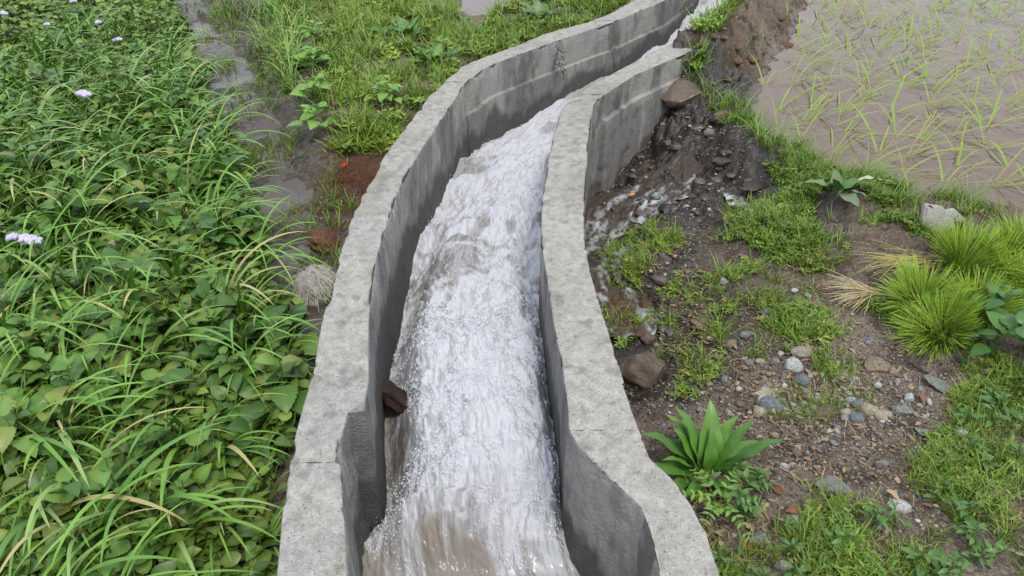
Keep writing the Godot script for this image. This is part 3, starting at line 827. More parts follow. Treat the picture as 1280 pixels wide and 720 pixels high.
func ribbon(called: String, line: PackedVector2Array, half: float, lift: float, foamy: bool):
	var s := Shape.new()
	var cur := Curve2D.new()
	for k in line.size():
		var d := (line[mini(k + 1, line.size() - 1)] - line[maxi(k - 1, 0)]) / 6.0
		cur.add_point(line[k], -d, d)
	var len := cur.get_baked_length()
	var rows := int(len / 0.012)
	var nx := 56
	for j in rows + 1:
		var at := len * j / rows
		var p := cur.sample_baked(at)
		var q := cur.sample_baked(minf(at + 0.02, len)) - cur.sample_baked(maxf(at - 0.02, 0.0))
		var side := Vector2(-q.y, q.x).normalized()
		var lev := base_height(p.x, p.y) + lift
		for i in nx + 1:
			var u := (2.0 * i / nx - 1.0) * half * (0.8 + 0.4 * na.get_noise_1d(at * 40.0))
			var w := p + side * u
			var y := lerpf(lev, base_height(w.x, w.y) + lift - 0.008, 0.6)
			var c := Color(0.07, 0.052, 0.042)
			if foamy:
				var chop := 1.0 - absf(nb.get_noise_2d(w.x * 55.0, w.y * 55.0)) * 2.0
				y += 0.014 * chop * chop + 0.006 * nb.get_noise_2d(w.x * 200.0, w.y * 200.0)
				var f := nb.get_noise_2d(u * 80.0, at * 26.0) + 0.5 * nb.get_noise_2d(w.x * 210.0, w.y * 210.0)
				var much := smooth(-3.95, -3.5, w.y) * smooth(-2.75, -3.2, w.y)
				f += 0.42 * much - 0.5 * smooth(-3.75, -4.0, w.y) + 0.12 * smooth(0.05, -0.1, u / half) - 0.1
				c = col(Color(0.075, 0.06, 0.05), Color(0.50, 0.52, 0.55), smooth(0.08, 0.85, f + 0.12 * nb.get_noise_2d(w.x * 420.0, w.y * 420.0)))
				c = col(c, Color(0.10, 0.062, 0.036), smooth(-3.0, -2.75, w.y) * smooth(0.3, -0.1, f))
			else:
				y += 0.0015 * nb.get_noise_2d(w.x * 60.0, w.y * 60.0)
				c = col(c, Color(0.105, 0.082, 0.068), 0.5 + na.get_noise_2d(w.x * 20.0, w.y * 20.0))
			s.v.append(Vector3(w.x, y, w.y)); s.c.append(c)
			s.uv.append(Vector2(u, at))
	for j in range(1, rows + 1):
		for i in nx:
			var a := (j - 1) * (nx + 1) + i
			s.tri(a, a + 1, a + nx + 1); s.tri(a + 1, a + nx + 2, a + nx + 1)
	var mesh := s.mesh()
	if mesh.surface_get_arrays(0)[Mesh.ARRAY_NORMAL][5].y < 0.0:
		for k in range(0, s.idx.size(), 3):
			var b := s.idx[k + 1]
			s.idx[k + 1] = s.idx[k + 2]; s.idx[k + 2] = b
		mesh = s.mesh()
	tag(put(called, mesh, M.muddy_water if not foamy else M.wet_foam), "", "", "", "structure")

# ---------------------------------------------------------------- plants
const G1 := Color(0.095, 0.205, 0.030)
const G2 := Color(0.145, 0.275, 0.036)
const G3 := Color(0.215, 0.345, 0.052)
const G4 := Color(0.066, 0.15, 0.030)
const LIMEY := Color(0.20, 0.33, 0.045)
const TAN := Color(0.34, 0.26, 0.14)

func green(k: float) -> Color:
	return [G4, G1, G2, G3][clampi(int(k * 4.0), 0, 3)].lerp([G1, G2, G3, G2][clampi(int(k * 4.0), 0, 3)], rng.randf())

func place(yaw: float, at: Vector3, roll := 0.0) -> Transform3D:
	return Transform3D(Basis(Vector3.UP, yaw) * Basis(Vector3.FORWARD, roll), at)

func cover_proto(kind: String, seed: int) -> ArrayMesh:
	rng.seed = seed
	var s := Shape.new()
	match kind:
		"leafy":                                  # sprawling stems with small pointed leaves
			for k in 5:
				var yaw := rr(0, TAU)
				var p := Vector3(rr(-0.02, 0.02), 0, rr(-0.02, 0.02))
				var pts := [p]
				var dir := Vector3(sin(yaw) * 0.5, 0.8, cos(yaw) * 0.5)
				for i in 4:
					p += dir * rr(0.014, 0.022); dir += Vector3(rr(-0.25, 0.25), -0.12, rr(-0.25, 0.25)); pts.append(p)
					var g := green(rr(0.25, 1.0))
					for e in 2: leaf_into(s, place(yaw + 1.57 * i + PI * e + rr(-0.5, 0.5), p, rr(-0.4, 0.4)), rr(0.024, 0.042), rr(0.005, 0.009), "lance", 0.3, rr(0.1, 0.7), rr(-0.6, 0.0), 4, g, g)
				tube_into(s, pts, 0.0012, 0.0007, 3, G2, G2)
		"ovate":                                  # broader, toothed herb leaves on petioles
			for k in 9:
				var yaw := rr(0, TAU)
				var top := Vector3(sin(yaw) * rr(0.01, 0.05), rr(0.02, 0.09), cos(yaw) * rr(0.01, 0.05))
				tube_into(s, [Vector3.ZERO, top * 0.5 + Vector3(0, 0.01, 0), top], 0.0013, 0.0009, 3, G1, G2)
				var g := green(rr(0.1, 0.85))
				leaf_into(s, place(yaw + rr(-0.7, 0.7), top, rr(-0.5, 0.5)), rr(0.03, 0.056), rr(0.011, 0.020), "ovate", rr(0.05, 0.35), rr(0.0, 0.6), rr(-0.7, -0.1), 6, g, g)
		"fine":                                   # low creeping weed with narrow leaves
			for k in 7:
				var yaw := rr(0, TAU)
				var p := Vector3(rr(-0.015, 0.015), 0, rr(-0.015, 0.015))
				var dir := Vector3(sin(yaw) * 0.7, 0.6, cos(yaw) * 0.7)
				for i in 4:
					p += dir * rr(0.007, 0.014); dir += Vector3(rr(-0.3, 0.3), -0.08, rr(-0.3, 0.3))
					var g := green(rr(0.3, 1.0))
					if rng.randf() < 0.05: g = TAN
					for e in 2: leaf_into(s, place(yaw + 1.57 * i + PI * e + rr(-0.7, 0.7), p, rr(-0.5, 0.5)), rr(0.013, 0.030), rr(0.0022, 0.0042), "lance", 0.3, rr(0.1, 0.9), rr(-0.6, 0.2), 3, g, g)
		"grass":                                  # fine short grass
			for k in 16:
				var g := green(rr(0.2, 1.0))
				if rng.randf() < 0.10: g = TAN
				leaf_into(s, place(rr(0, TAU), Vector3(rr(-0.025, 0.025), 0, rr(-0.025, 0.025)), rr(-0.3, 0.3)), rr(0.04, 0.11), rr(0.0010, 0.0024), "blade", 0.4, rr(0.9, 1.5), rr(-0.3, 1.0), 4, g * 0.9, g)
		"litter":
			for k in 5:
				var c := col(Color(0.09, 0.06, 0.04), Color(0.50, 0.41, 0.28), pow(rng.randf(), 1.5))
				var at := Vector3(rr(-0.03, 0.03), rr(0.001, 0.006), rr(-0.03, 0.03))
				if rng.randf() < 0.65:
					var d := Vector3(rr(-1, 1), rr(-0.1, 0.25), rr(-1, 1)).normalized() * rr(0.012, 0.05)
					tube_into(s, [at - d * 0.5, at + Vector3(rr(-0.003, 0.003), 0.002, 0), at + d * 0.5], 0.0011, 0.0007, 3, c, c)
				else: leaf_into(s, place(rr(0, TAU), at), rr(0.012, 0.03), rr(0.003, 0.007), "lance", 0.3, rr(-0.1, 0.4), rr(-0.4, 0.2), 3, c, c)
	return s.mesh()

func scatter(called: String, kinds: Array, zones: Array, gap: float, lo: float, hi: float, mat: Material, label: String, category: String, tint := Color(1, 1, 1), keep := -1.0, tilt := 0.35, rag := 0.4):
	var per := []
	for k in kinds: per.append([])
	for zn in zones:
		var box := Rect2(zone[zn][0], Vector2.ZERO)
		for q in zone[zn]: box = box.expand(q)
		var z := box.position.y
		while z < box.end.y:
			var g := gap * (1.0 if z > -4.5 else 1.35)
			var x := box.position.x
			while x < box.end.x:
				var p := Vector2(x + rr(-0.6, 0.6) * g, z + rr(-0.6, 0.6) * g)
				x += g
				if not in_zone(zn, p): continue
				if p.x > along(LEFT_OUTER, p.y) - (0.10 if p.y > -1.9 else 0.04) and p.x < (along(RIGHT_OUTER, p.y) + 0.02 if p.y > -4.75 else along(RIGHT_INNER, p.y) + 0.04): continue
				if na.get_noise_2d(p.x * 30.0 + 77.0, p.y * 30.0) + 0.35 * nb.get_noise_2d(p.x * 70.0, p.y * 70.0) < keep + rag * (1.0 - smooth(0.0, 0.22, to_line(p, zone[zn], true))): continue
				if absf(p.x) > 6.0 or p.y < -9.5: continue
				var hid := false
				for q in clear_of:
					if p.distance_squared_to(q) < 0.02: hid = true
				if hid: continue
				var size := rr(lo, hi)
				var b := Basis(Vector3(rr(-1, 1), 0, rr(-1, 1)).normalized(), rr(0, tilt)) * Basis(Vector3.UP, rr(0, TAU))
				var v := rr(0.7, 1.3)
				per[rng.randi() % kinds.size()].append([Transform3D(b.scaled(Vector3.ONE * size), spot(p.x, p.y, -0.004)), Color(tint.r * v * rr(0.9, 1.15), tint.g * v, tint.b * v)])
			z += g
	for k in kinds.size():
		if per[k].is_empty(): continue
		var mm := MultiMesh.new()
		mm.transform_format = MultiMesh.TRANSFORM_3D
		mm.use_colors = true
		mm.mesh = kinds[k]
		mm.instance_count = per[k].size()
		for i in per[k].size():
			mm.set_instance_transform(i, per[k][i][0])
			mm.set_instance_color(i, per[k][i][1])
		var o := MultiMeshInstance3D.new()
		o.name = numbered(called, self)
		o.multimesh = mm
		o.material_override = mat
		add_child(o, true)
		tag(o, label, category, "", "stuff")

var leaf_meshes := {}
func leaf_set(kind: String, fold: float, wave: float, ratio: float, n: int, count := 5) -> Array:
	if not leaf_meshes.has(kind):
		var a := []
		for k in count:
			var s := Shape.new()
			leaf_into(s, Transform3D(), 1.0, ratio * rr(0.85, 1.15), kind, fold * rr(0.6, 1.3), rr(0.2, 0.5), rr(-0.8, -0.2), n, Color(1, 1, 1), Color(0.95, 0.98, 0.9), wave)
			a.append(s.mesh())
		leaf_meshes[kind] = a
	return leaf_meshes[kind]

func pick_mat(base: String) -> Material:
	var c: Color = [Color(0.095, 0.235, 0.038), Color(0.125, 0.285, 0.042), Color(0.165, 0.335, 0.052), Color(0.082, 0.195, 0.036), Color(0.21, 0.37, 0.07), Color(0.092, 0.215, 0.034), Color(0.125, 0.26, 0.038), Color(0.16, 0.305, 0.046), Color(0.11, 0.23, 0.05), Color(0.10, 0.20, 0.04), Color(0.26, 0.32, 0.07)][rng.randi() % 11]
	return tinted(base, c)

func herb(at: Vector3, tall: float, count: int, size: float, kind := "ovate", spread := 0.06, mats := []) -> Node3D:
	var o := thing(M.get("herb_name", "broadleaf_weed"), at)
	var set := leaf_set(kind, 0.2, 0.01, {"ovate": 0.34, "dock": 0.15, "lance": 0.2}[kind], 16)
	var stem := Shape.new()
	var lean := Vector3(rr(-0.25, 0.25), 1.0, rr(-0.25, 0.25)).normalized()
	var pts := []
	for i in 5: pts.append(lean * tall * i / 4.0 + Vector3(sin(i * 1.3) * 0.006, -0.03 if i == 0 else 0.0, cos(i * 1.7) * 0.006))
	tube_into(stem, pts, 0.0032, 0.0016, 6, G1, G2)
	put("stem", stem.mesh(), M.leaf, o)
	var yaw := rr(0, TAU)
	for k in count:
		var t := (float(k) + 0.6) / count
		yaw += 2.4 if k % 2 else PI + 0.2
		var p := lean * tall * lerpf(0.25, 1.0, t)
		var l := size * rr(0.75, 1.15) * lerpf(1.15, 0.6, t * t)
		var from := p + Vector3(sin(yaw), 0.35, cos(yaw)) * spread * lerpf(1.0, 0.15, t) * rr(0.5, 1.0)
		var b := Basis(Vector3.UP, yaw + rr(-0.3, 0.3)) * Basis(Vector3.RIGHT, rr(-0.5, 0.35)) * Basis(Vector3.FORWARD, rr(-0.4, 0.4))
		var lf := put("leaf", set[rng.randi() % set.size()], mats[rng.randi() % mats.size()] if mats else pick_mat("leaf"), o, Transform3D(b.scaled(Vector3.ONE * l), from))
		var pet := Shape.new()
		var inv := lf.transform.affine_inverse()
		tube_into(pet, [inv * p, inv * (p.lerp(from, 0.5) + Vector3(0, 0.004, 0)), inv * from], 0.0013 / l, 0.001 / l, 4, Color(1, 1, 1), Color(1, 1, 1))
		put("petiole", pet.mesh(), lf.material_override, lf)
	return o

var blades := []
func blade_set() -> Array:
	if blades.is_empty():
		for k in 10:
			var s := Shape.new()
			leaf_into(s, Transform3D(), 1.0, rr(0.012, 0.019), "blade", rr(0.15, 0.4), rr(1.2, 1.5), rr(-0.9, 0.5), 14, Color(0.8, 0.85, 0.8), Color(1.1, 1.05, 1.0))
			blades.append(s.mesh())
	return blades

func tuft(called: String, at: Vector3, count: int, lo: float, hi: float, lean_yaw: float, spread: float, wide: float, mats: Array) -> Node3D:
	var o := thing(called, at)
	var set := blade_set()
	for k in count:
		var l := rr(lo, hi)
		var b := Basis(Vector3.UP, lean_yaw + rr(-spread, spread)) * Basis(Vector3.RIGHT, rr(-0.1, 0.4))
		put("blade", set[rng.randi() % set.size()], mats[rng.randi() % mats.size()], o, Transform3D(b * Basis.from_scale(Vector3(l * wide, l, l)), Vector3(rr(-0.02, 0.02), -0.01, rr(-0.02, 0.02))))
	return o

const NTH := ["", "second ", "third ", "fourth ", "fifth ", "sixth ", "seventh ", "eighth ", "ninth ", "tenth ", "eleventh ", "twelfth ", "thirteenth ", "fourteenth ", "fifteenth ", "sixteenth ", "seventeenth ", "eighteenth ", "nineteenth "]
func rank(found: Array, marks: Array, text: String):        # each label names the nearest landmark and the thing's rank from it
	var near := {}
	for q in found:
		var best := 0
		for k in marks.size():
			if q[1].distance_to(marks[k][0]) < q[1].distance_to(marks[best][0]): best = k
		if not near.has(best): near[best] = []
		near[best].append([q[1].distance_to(marks[best][0]), q[0]])
	for k in near:
		near[k].sort_custom(func(a, b): return a[0] < b[0])
		for i in near[k].size():
			var nth: String = NTH[i] if i < 19 else "%dth " % (i + 1) if (i + 1) % 10 > 3 or (i + 1) % 10 == 0 else "%d%s " % [i + 1, ["", "st", "nd", "rd"][(i + 1) % 10]]
			near[k][i][1].set_meta("label", (text % [nth, marks[k][1]]).strip_edges().replace("  ", " "))

func bank_marks() -> Array:
	var m := []
	for q in [[0, "the tallest lilac flower"], [1, "the pale double lilac flower"], [3, "the far left lilac flower"], [4, "the upper left corner flower"], [6, "the top pair's left flower"], [7, "the top pair's right flower"], [9, "the tiny whitish flower"]]: m.append([Vector2(FLOWERS[q[0]][0], FLOWERS[q[0]][1]), q[1]])
	m.append_array([[AT_BLEACHED, "the bleached grass clump"], [Vector2(-0.75, -1.84), "the wall beside the driftwood"], [Vector2(-0.7, -1.25), "the near end of the left wall"], [Vector2(-1.25, -1.2), "the photo's lower left corner"], [Vector2(-1.45, -1.9), "the lower left edge of the photo"], [AT_CLOD, "the reddish mud clod"], [Vector2(-1.5, -3.7), "the narrows of the trickle"], [Vector2(-2.0, -4.8), "the trickle's upper reach"]])
	return m

func build_left_bank():
	for q in LIME + TOPCLUMPS: clear_of.append(Vector2(q[0], q[1] + 0.06))
	rng.seed = 11
	var leafy := [cover_proto("leafy", 1), cover_proto("leafy", 2), cover_proto("leafy", 3)]
	var ovate := [cover_proto("ovate", 4), cover_proto("ovate", 5), cover_proto("ovate", 6)]
	var grass := [cover_proto("grass", 7), cover_proto("grass", 8)]
	var litter := [cover_proto("litter", 9), cover_proto("litter", 10), cover_proto("litter", 14)]
	rng.seed = 12
	var fine := [cover_proto("fine", 15), cover_proto("fine", 16), cover_proto("fine", 17)]
	rng.seed = 12
	scatter("ground_cover", ovate + leafy, ["LEFT_BANK"], 0.046, 0.8, 1.5, M.leaf, "dense low weeds covering the left bank", "weeds", Color(1.0, 1.0, 0.95), -0.5, 0.5, 0.1)
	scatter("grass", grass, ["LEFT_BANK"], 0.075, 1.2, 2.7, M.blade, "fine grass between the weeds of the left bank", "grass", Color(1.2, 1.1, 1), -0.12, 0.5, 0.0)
	scatter("ground_cover", fine + leafy, ["MOUND", "BEHIND_WALL"], 0.045, 0.8, 1.8, M.leaf, "small leafy weeds on the mound behind the left wall", "weeds", Color(1.3, 1.15, 0.9), -0.02, 0.5, 0.05)
	scatter("grass", grass, ["MOUND", "BEHIND_WALL"], 0.036, 0.9, 2.3, M.blade, "short grass on the mound behind the left wall", "grass", Color(1.5, 1.25, 1.1), -0.08, 0.5, 0.05)
	scatter("ground_cover", fine, ["PATCH_UPPER", "PATCH_MIDDLE"], 0.027, 0.7, 1.35, M.leaf, "bright small leafy weeds in patches right of the canal", "weeds", Color(1.05, 1.05, 0.9), -0.25, 0.6, 0.45)
	scatter("ground_cover", fine + leafy, ["FAR_BANK"], 0.045, 0.8, 1.5, M.leaf, "small leafy weeds along the far end of the right wall", "weeds", Color(1.2, 1.15, 0.9), -0.3, 0.5, 0.1)
	scatter("ground_cover", fine, ["PATCH_LOWER"], 0.03, 0.6, 1.25, M.leaf, "small leafy weeds at the lower right", "weeds", Color(1.05, 1.05, 0.9), -0.12, 0.5, 0.35)
	scatter("ground_cover", fine, ["PATCH_SEEP", "DOCK_FOOT"], 0.028, 0.5, 1.0, M.leaf, "scattered weeds on the hump beside the seep", "weeds", Color(1.4, 1.2, 0.9), -0.06, 0.5, 0.2)
	scatter("grass", grass, ["PATCH_UPPER", "PATCH_MIDDLE", "PADDY_RIM"], 0.034, 0.5, 1.2, M.blade, "short grass right of the canal", "grass", Color(1.3, 1.2, 0.9), -0.25, 0.4, 0.2)
	scatter("grass", grass, ["FAR_BANK"], 0.036, 0.8, 2.0, M.blade, "grass along the far end of the right wall", "grass", Color(1.3, 1.2, 0.9), -0.4, 0.4, 0.1)
	scatter("grass", grass, ["PATCH_LOWER"], 0.028, 0.4, 1.0, M.blade, "short grass at the lower right", "grass", Color(1.3, 1.15, 1.0), -0.3, 0.4, 0.1)
	scatter("grass", grass, ["PATCH_SEEP", "DOCK_FOOT", "ZONE_GRAVEL"], 0.034, 0.35, 0.8, M.blade, "sparse grass on the bare soil and the hump", "grass", Color(1.3, 1.15, 1.0), 0.0, 0.4, 0.2)
	scatter("leaf_litter", litter, ["ZONE_GRAVEL", "PATCH_LOWER", "PATCH_SEEP", "DOCK_FOOT", "PATCH_MIDDLE"], 0.026, 0.7, 1.6, M.dry, "bits of dead stalks and leaves on the soil", "litter", Color(1, 1, 1), -0.25, 0.2, 0.0)
	scatter("leaf_litter", litter, ["MOUND", "BEHIND_WALL"], 0.05, 0.7, 1.5, M.dry, "bits of dead stalks on the mound", "litter", Color(1.2, 1.0, 0.85), -0.2, 0.2)
	for q in ["PATCH_UPPER", "PATCH_MIDDLE", "PATCH_LOWER", "PATCH_SEEP"]: zone["AROUND_" + q] = Geometry2D.offset_polygon(zone[q], 0.16)[0]
	var around := ["AROUND_PATCH_UPPER", "AROUND_PATCH_MIDDLE", "AROUND_PATCH_LOWER", "AROUND_PATCH_SEEP"]
	scatter("ground_cover", fine, around, 0.045, 0.4, 1.1, M.leaf, "single small weeds round the green patches", "weeds", Color(1.2, 1.1, 0.9), 0.02, 0.5, 0.1)
	scatter("grass", grass, around, 0.045, 0.4, 1.3, M.blade, "thin grass round the green patches", "grass", Color(1.3, 1.15, 1.0), 0.0, 0.5, 0.1)
	zone["TRICKLE"] = Geometry2D.offset_polyline(trickle, 0.33)[0]
	scatter("leaf_litter", litter, ["TRICKLE"], 0.06, 0.7, 1.6, M.dry, "bits of dead stalks on the trickle's mud", "litter", Color(0.9, 0.85, 0.8), 0.0, 0.2, 0.0)
	scatter("grass", grass, ["TRICKLE"], 0.06, 0.5, 1.6, M.blade, "sparse grass in the muddy trickle", "grass", Color(1.2, 1.1, 0.9), 0.04, 0.4, -0.2)
	# single weeds with broad leaves, sampled over the bank
	rng.seed = 21
	var protos := []
	var found := []
	M.herb_name = "broadleaf_weed"
	var spots := []
	var tries := 0
	while spots.size() < 270 and tries < 6000:
		tries += 1
		var p := Vector2(rr(-3.6, -0.6), rr(-5.8, -0.95))
		if not in_zone("LEFT_BANK", p) or p.x > along(LEFT_OUTER, p.y) - 0.05: continue
		if p.x < p.y * 0.78 - 0.35: continue
		var ok := true
		for q in spots:
			if p.distance_to(q) < 0.07: ok = false; break
		if ok: spots.append(p)
	for k in spots.size():
		var p: Vector2 = spots[k]
		var o: Node3D
		if k < 9:
			o = herb(spot(p.x, p.y), rr(0.09, 0.22), rng.randi_range(7, 12), rr(0.045, 0.10), "ovate", 0.05)
			protos.append(o)
		else: o = again(protos[k % 9], "broadleaf_weed", spot(p.x, p.y), rr(0, TAU), rr(0.85, 1.45))
		tag(o, "", "weed", "oval leaved weeds of the left bank")
		found.append([o, p])
	rank(found, bank_marks(), "%s nearest oval leaved green weed to %s")
	# long arching grass
	rng.seed = 22
	var mats := []
	for c in [Color(0.14, 0.32, 0.042), Color(0.17, 0.36, 0.048), Color(0.21, 0.39, 0.07), Color(0.11, 0.26, 0.042), Color(0.27, 0.41, 0.13), Color(0.14, 0.31, 0.042), Color(0.17, 0.35, 0.048), Color(0.125, 0.28, 0.045), Color(0.17, 0.34, 0.06), Color(0.19, 0.37, 0.05), Color(0.44, 0.40, 0.17)]: mats.append(tinted("blade", c))
	spots.clear()
	tries = 0
	while spots.size() < 185 and tries < 6000:
		tries += 1
		var p := Vector2(rr(-3.6, -0.66), rr(-6.2, -0.95))
		if not in_zone("LEFT_BANK", p) or p.x < p.y * 0.78 - 0.35 or p.x > along(LEFT_OUTER, p.y) - 0.1: continue
		var ok := true
		for q in spots:
			if p.distance_to(q) < 0.10: ok = false; break
		if ok: spots.append(p)
	found.clear()
	for k in spots.size():
		var p: Vector2 = spots[k]
		var room := along(LEFT_OUTER, p.y) - p.x
		var o := tuft("grass_tuft", spot(p.x, p.y, 0.02), rng.randi_range(5, 10), minf(0.28, room * 0.8), minf(0.60, room * 1.15), 1.1 + rr(-0.6, 0.6), 1.3, rr(0.9, 1.55), mats)
		tag(o, "", "grass", "long grass tufts of the left bank")
		found.append([o, p])
	rank(found, bank_marks(), "%s nearest tuft of long arching grass to %s")
	# upright reeds standing along the trickle
	found.clear()
	rng.seed = 23
	var n := 0
	while n < 70:
		var p := Vector2(rr(-3.4, -1.0), rr(-7.6, -3.6))
		if not in_zone("REEDS", p): continue
		n += 1
		var o := tuft("reed_tuft", spot(p.x, p.y), rng.randi_range(5, 9), 0.24, 0.48, rr(0, TAU), 1.5, 0.75, mats)
		for b in o.get_children(): b.transform = Transform3D(Basis(Vector3.RIGHT, rr(-0.25, 0.1)) * b.transform.basis, b.transform.origin)
		tag(o, "", "grass", "grass along the muddy trickle")
		found.append([o, p])
	for q in [Vector2(-2.05, -4.6), Vector2(-1.75, -3.9), Vector2(-1.5, -3.5), Vector2(-1.95, -5.3), Vector2(-1.62, -4.5), Vector2(-1.3, -3.0), Vector2(-2.3, -5.9)]:
		var o := tuft("reed_tuft", spot(q.x, q.y), 4, 0.12, 0.3, rr(0, TAU), 1.8, 0.7, mats)
		tag(o, "", "grass", "grass along the muddy trickle")
		found.append([o, q])
	rank(found, [[Vector2(LIME[0][0], LIME[0][1]), "the topmost lime green seedling"], [Vector2(LIME[2][0], LIME[2][1]), "the third lime green seedling"], [Vector2(-2.2, -5.4), "the trickle's upper reach"], [Vector2(-2.5, -6.6), "the trickle's top end"], [Vector2(-1.4, -3.3), "the trickle's narrows"]], "%s nearest thin upright grass tuft in the mud to %s")
	# wild grass standing on the mound
	rng.seed = 24
	found.clear()
	n = 0
	while n < 85:
		var p := Vector2(rr(-2.2, 1.0), rr(-7.2, -4.0))
		if not (in_zone("MOUND", p) or in_zone("BEHIND_WALL", p)): continue
		n += 1
		if p.x > along(LEFT_OUTER, p.y) - 0.12: continue
		var o := tuft("wild_grass_tuft", spot(p.x, p.y), rng.randi_range(8, 13), 0.12, 0.34, rr(0, TAU), PI, rr(0.5, 0.9), mats)
		tag(o, "", "grass", "wild grass tufts on the mound")
		found.append([o, p])
	rank(found, [[Vector2(LIME[0][0], LIME[0][1]), "the topmost lime green seedling"], [Vector2(LIME[2][0], LIME[2][1]), "the third lime green seedling"], [Vector2(LIME[4][0], LIME[4][1]), "the lone lime green seedling"], [AT_BLUE, "the blue plastic scrap"], [Vector2(TOPCLUMPS[0][0], TOPCLUMPS[0][1]), "the upright broadleaf clump"], [Vector2(TOPCLUMPS[1][0], TOPCLUMPS[1][1]), "the smaller broadleaf clump"], [Vector2(TOPCLUMPS[2][0], TOPCLUMPS[2][1]), "the grey green broadleaf clump"]], "%s nearest wild grass tuft to %s")
	build_flowers()

func build_flowers():
	rng.seed = 31
	var said := ["tallest lilac flowering weed, with dark stem beside the trickle", "lilac flowering weed with pale double head, right of its neighbours at the photo's left edge", "lilac flowering weed with one small head between the two left edge heads", "lilac flowering weed at the far left edge, middle height", "lilac flowering weed in the upper left corner", "lilac flowering weed cut by the top edge", "pale lilac flowering weed at top, left of the pair", "pale lilac flowering weed, right one of the top pair", "small lilac flowering weed between corner and top pair", "tiny whitish flowering weed low among the broad leaves"]
	var floret := Shape.new()
	var ball := ico(1)
	for k in ball.v.size():
		var p := ball.v[k] * (0.8 + 0.45 * (k % 2))
		floret.v.append(p * 0.0095)
		floret.c.append(Color(0.42, 0.36, 0.72).lerp(Color(0.80, 0.76, 0.92), 0.6 * (k % 2) + 0.2))
	floret.idx = ball.idx
	var fm := floret.mesh()
	for k in FLOWERS.size():
		var q: Array = FLOWERS[k]
		var o := thing("flowering_weed", spot(q[0], q[1]))
		var tall: float = q[2]
		var s := Shape.new()
		var pts := []
		for i in 7: pts.append(Vector3(sin(i * 0.9 + k) * 0.008 * (6 - i) / 6.0, -0.02 + (tall + 0.02) * i / 6.0, cos(i * 1.1) * 0.006 * (6 - i) / 6.0))
		tube_into(s, pts, 0.0032, 0.0018, 6, Color(0.05, 0.05, 0.03), Color(0.09, 0.09, 0.04))
		put("stem", s.mesh(), M.leaf, o)
		for h in ([2, 3, 1, 1, 2, 2, 1, 2, 1, 1][k]):
			var head := Node3D.new()
			head.name = numbered("flower_head", o)
			o.add_child(head, true)
			head.position = Vector3((h - 0.8) * rr(0.018, 0.028), tall + rr(-0.004, 0.012), rr(-0.012, 0.012))
			for e in (14 if k == 0 else 9):
				var a := e * 2.4
				var r := 0.0072 * sqrt(float(e))
				put("floret", fm, M.petal, head, Transform3D(Basis(Vector3(rr(-1, 1), 1, rr(-1, 1)).normalized(), rr(0, TAU)).scaled(Vector3.ONE * rr(0.75, 1.15)), Vector3(cos(a) * r, 0.004 - r * 0.35, sin(a) * r)))
		var set := leaf_set("ovate", 0.2, 0.01, 0.36, 10)
		for e in 6:
			var yaw := e * 1.9 + k
			put("leaf", set[e % 5], pick_mat("leaf"), o, Transform3D((Basis(Vector3.UP, yaw) * Basis(Vector3.RIGHT, rr(-0.5, 0.1))).scaled(Vector3.ONE * rr(0.05, 0.075)), Vector3(sin(yaw) * 0.012, tall * (0.3 + 0.08 * e), cos(yaw) * 0.012)))
		tag(o, said[k], "flower", "lilac flowering weeds")

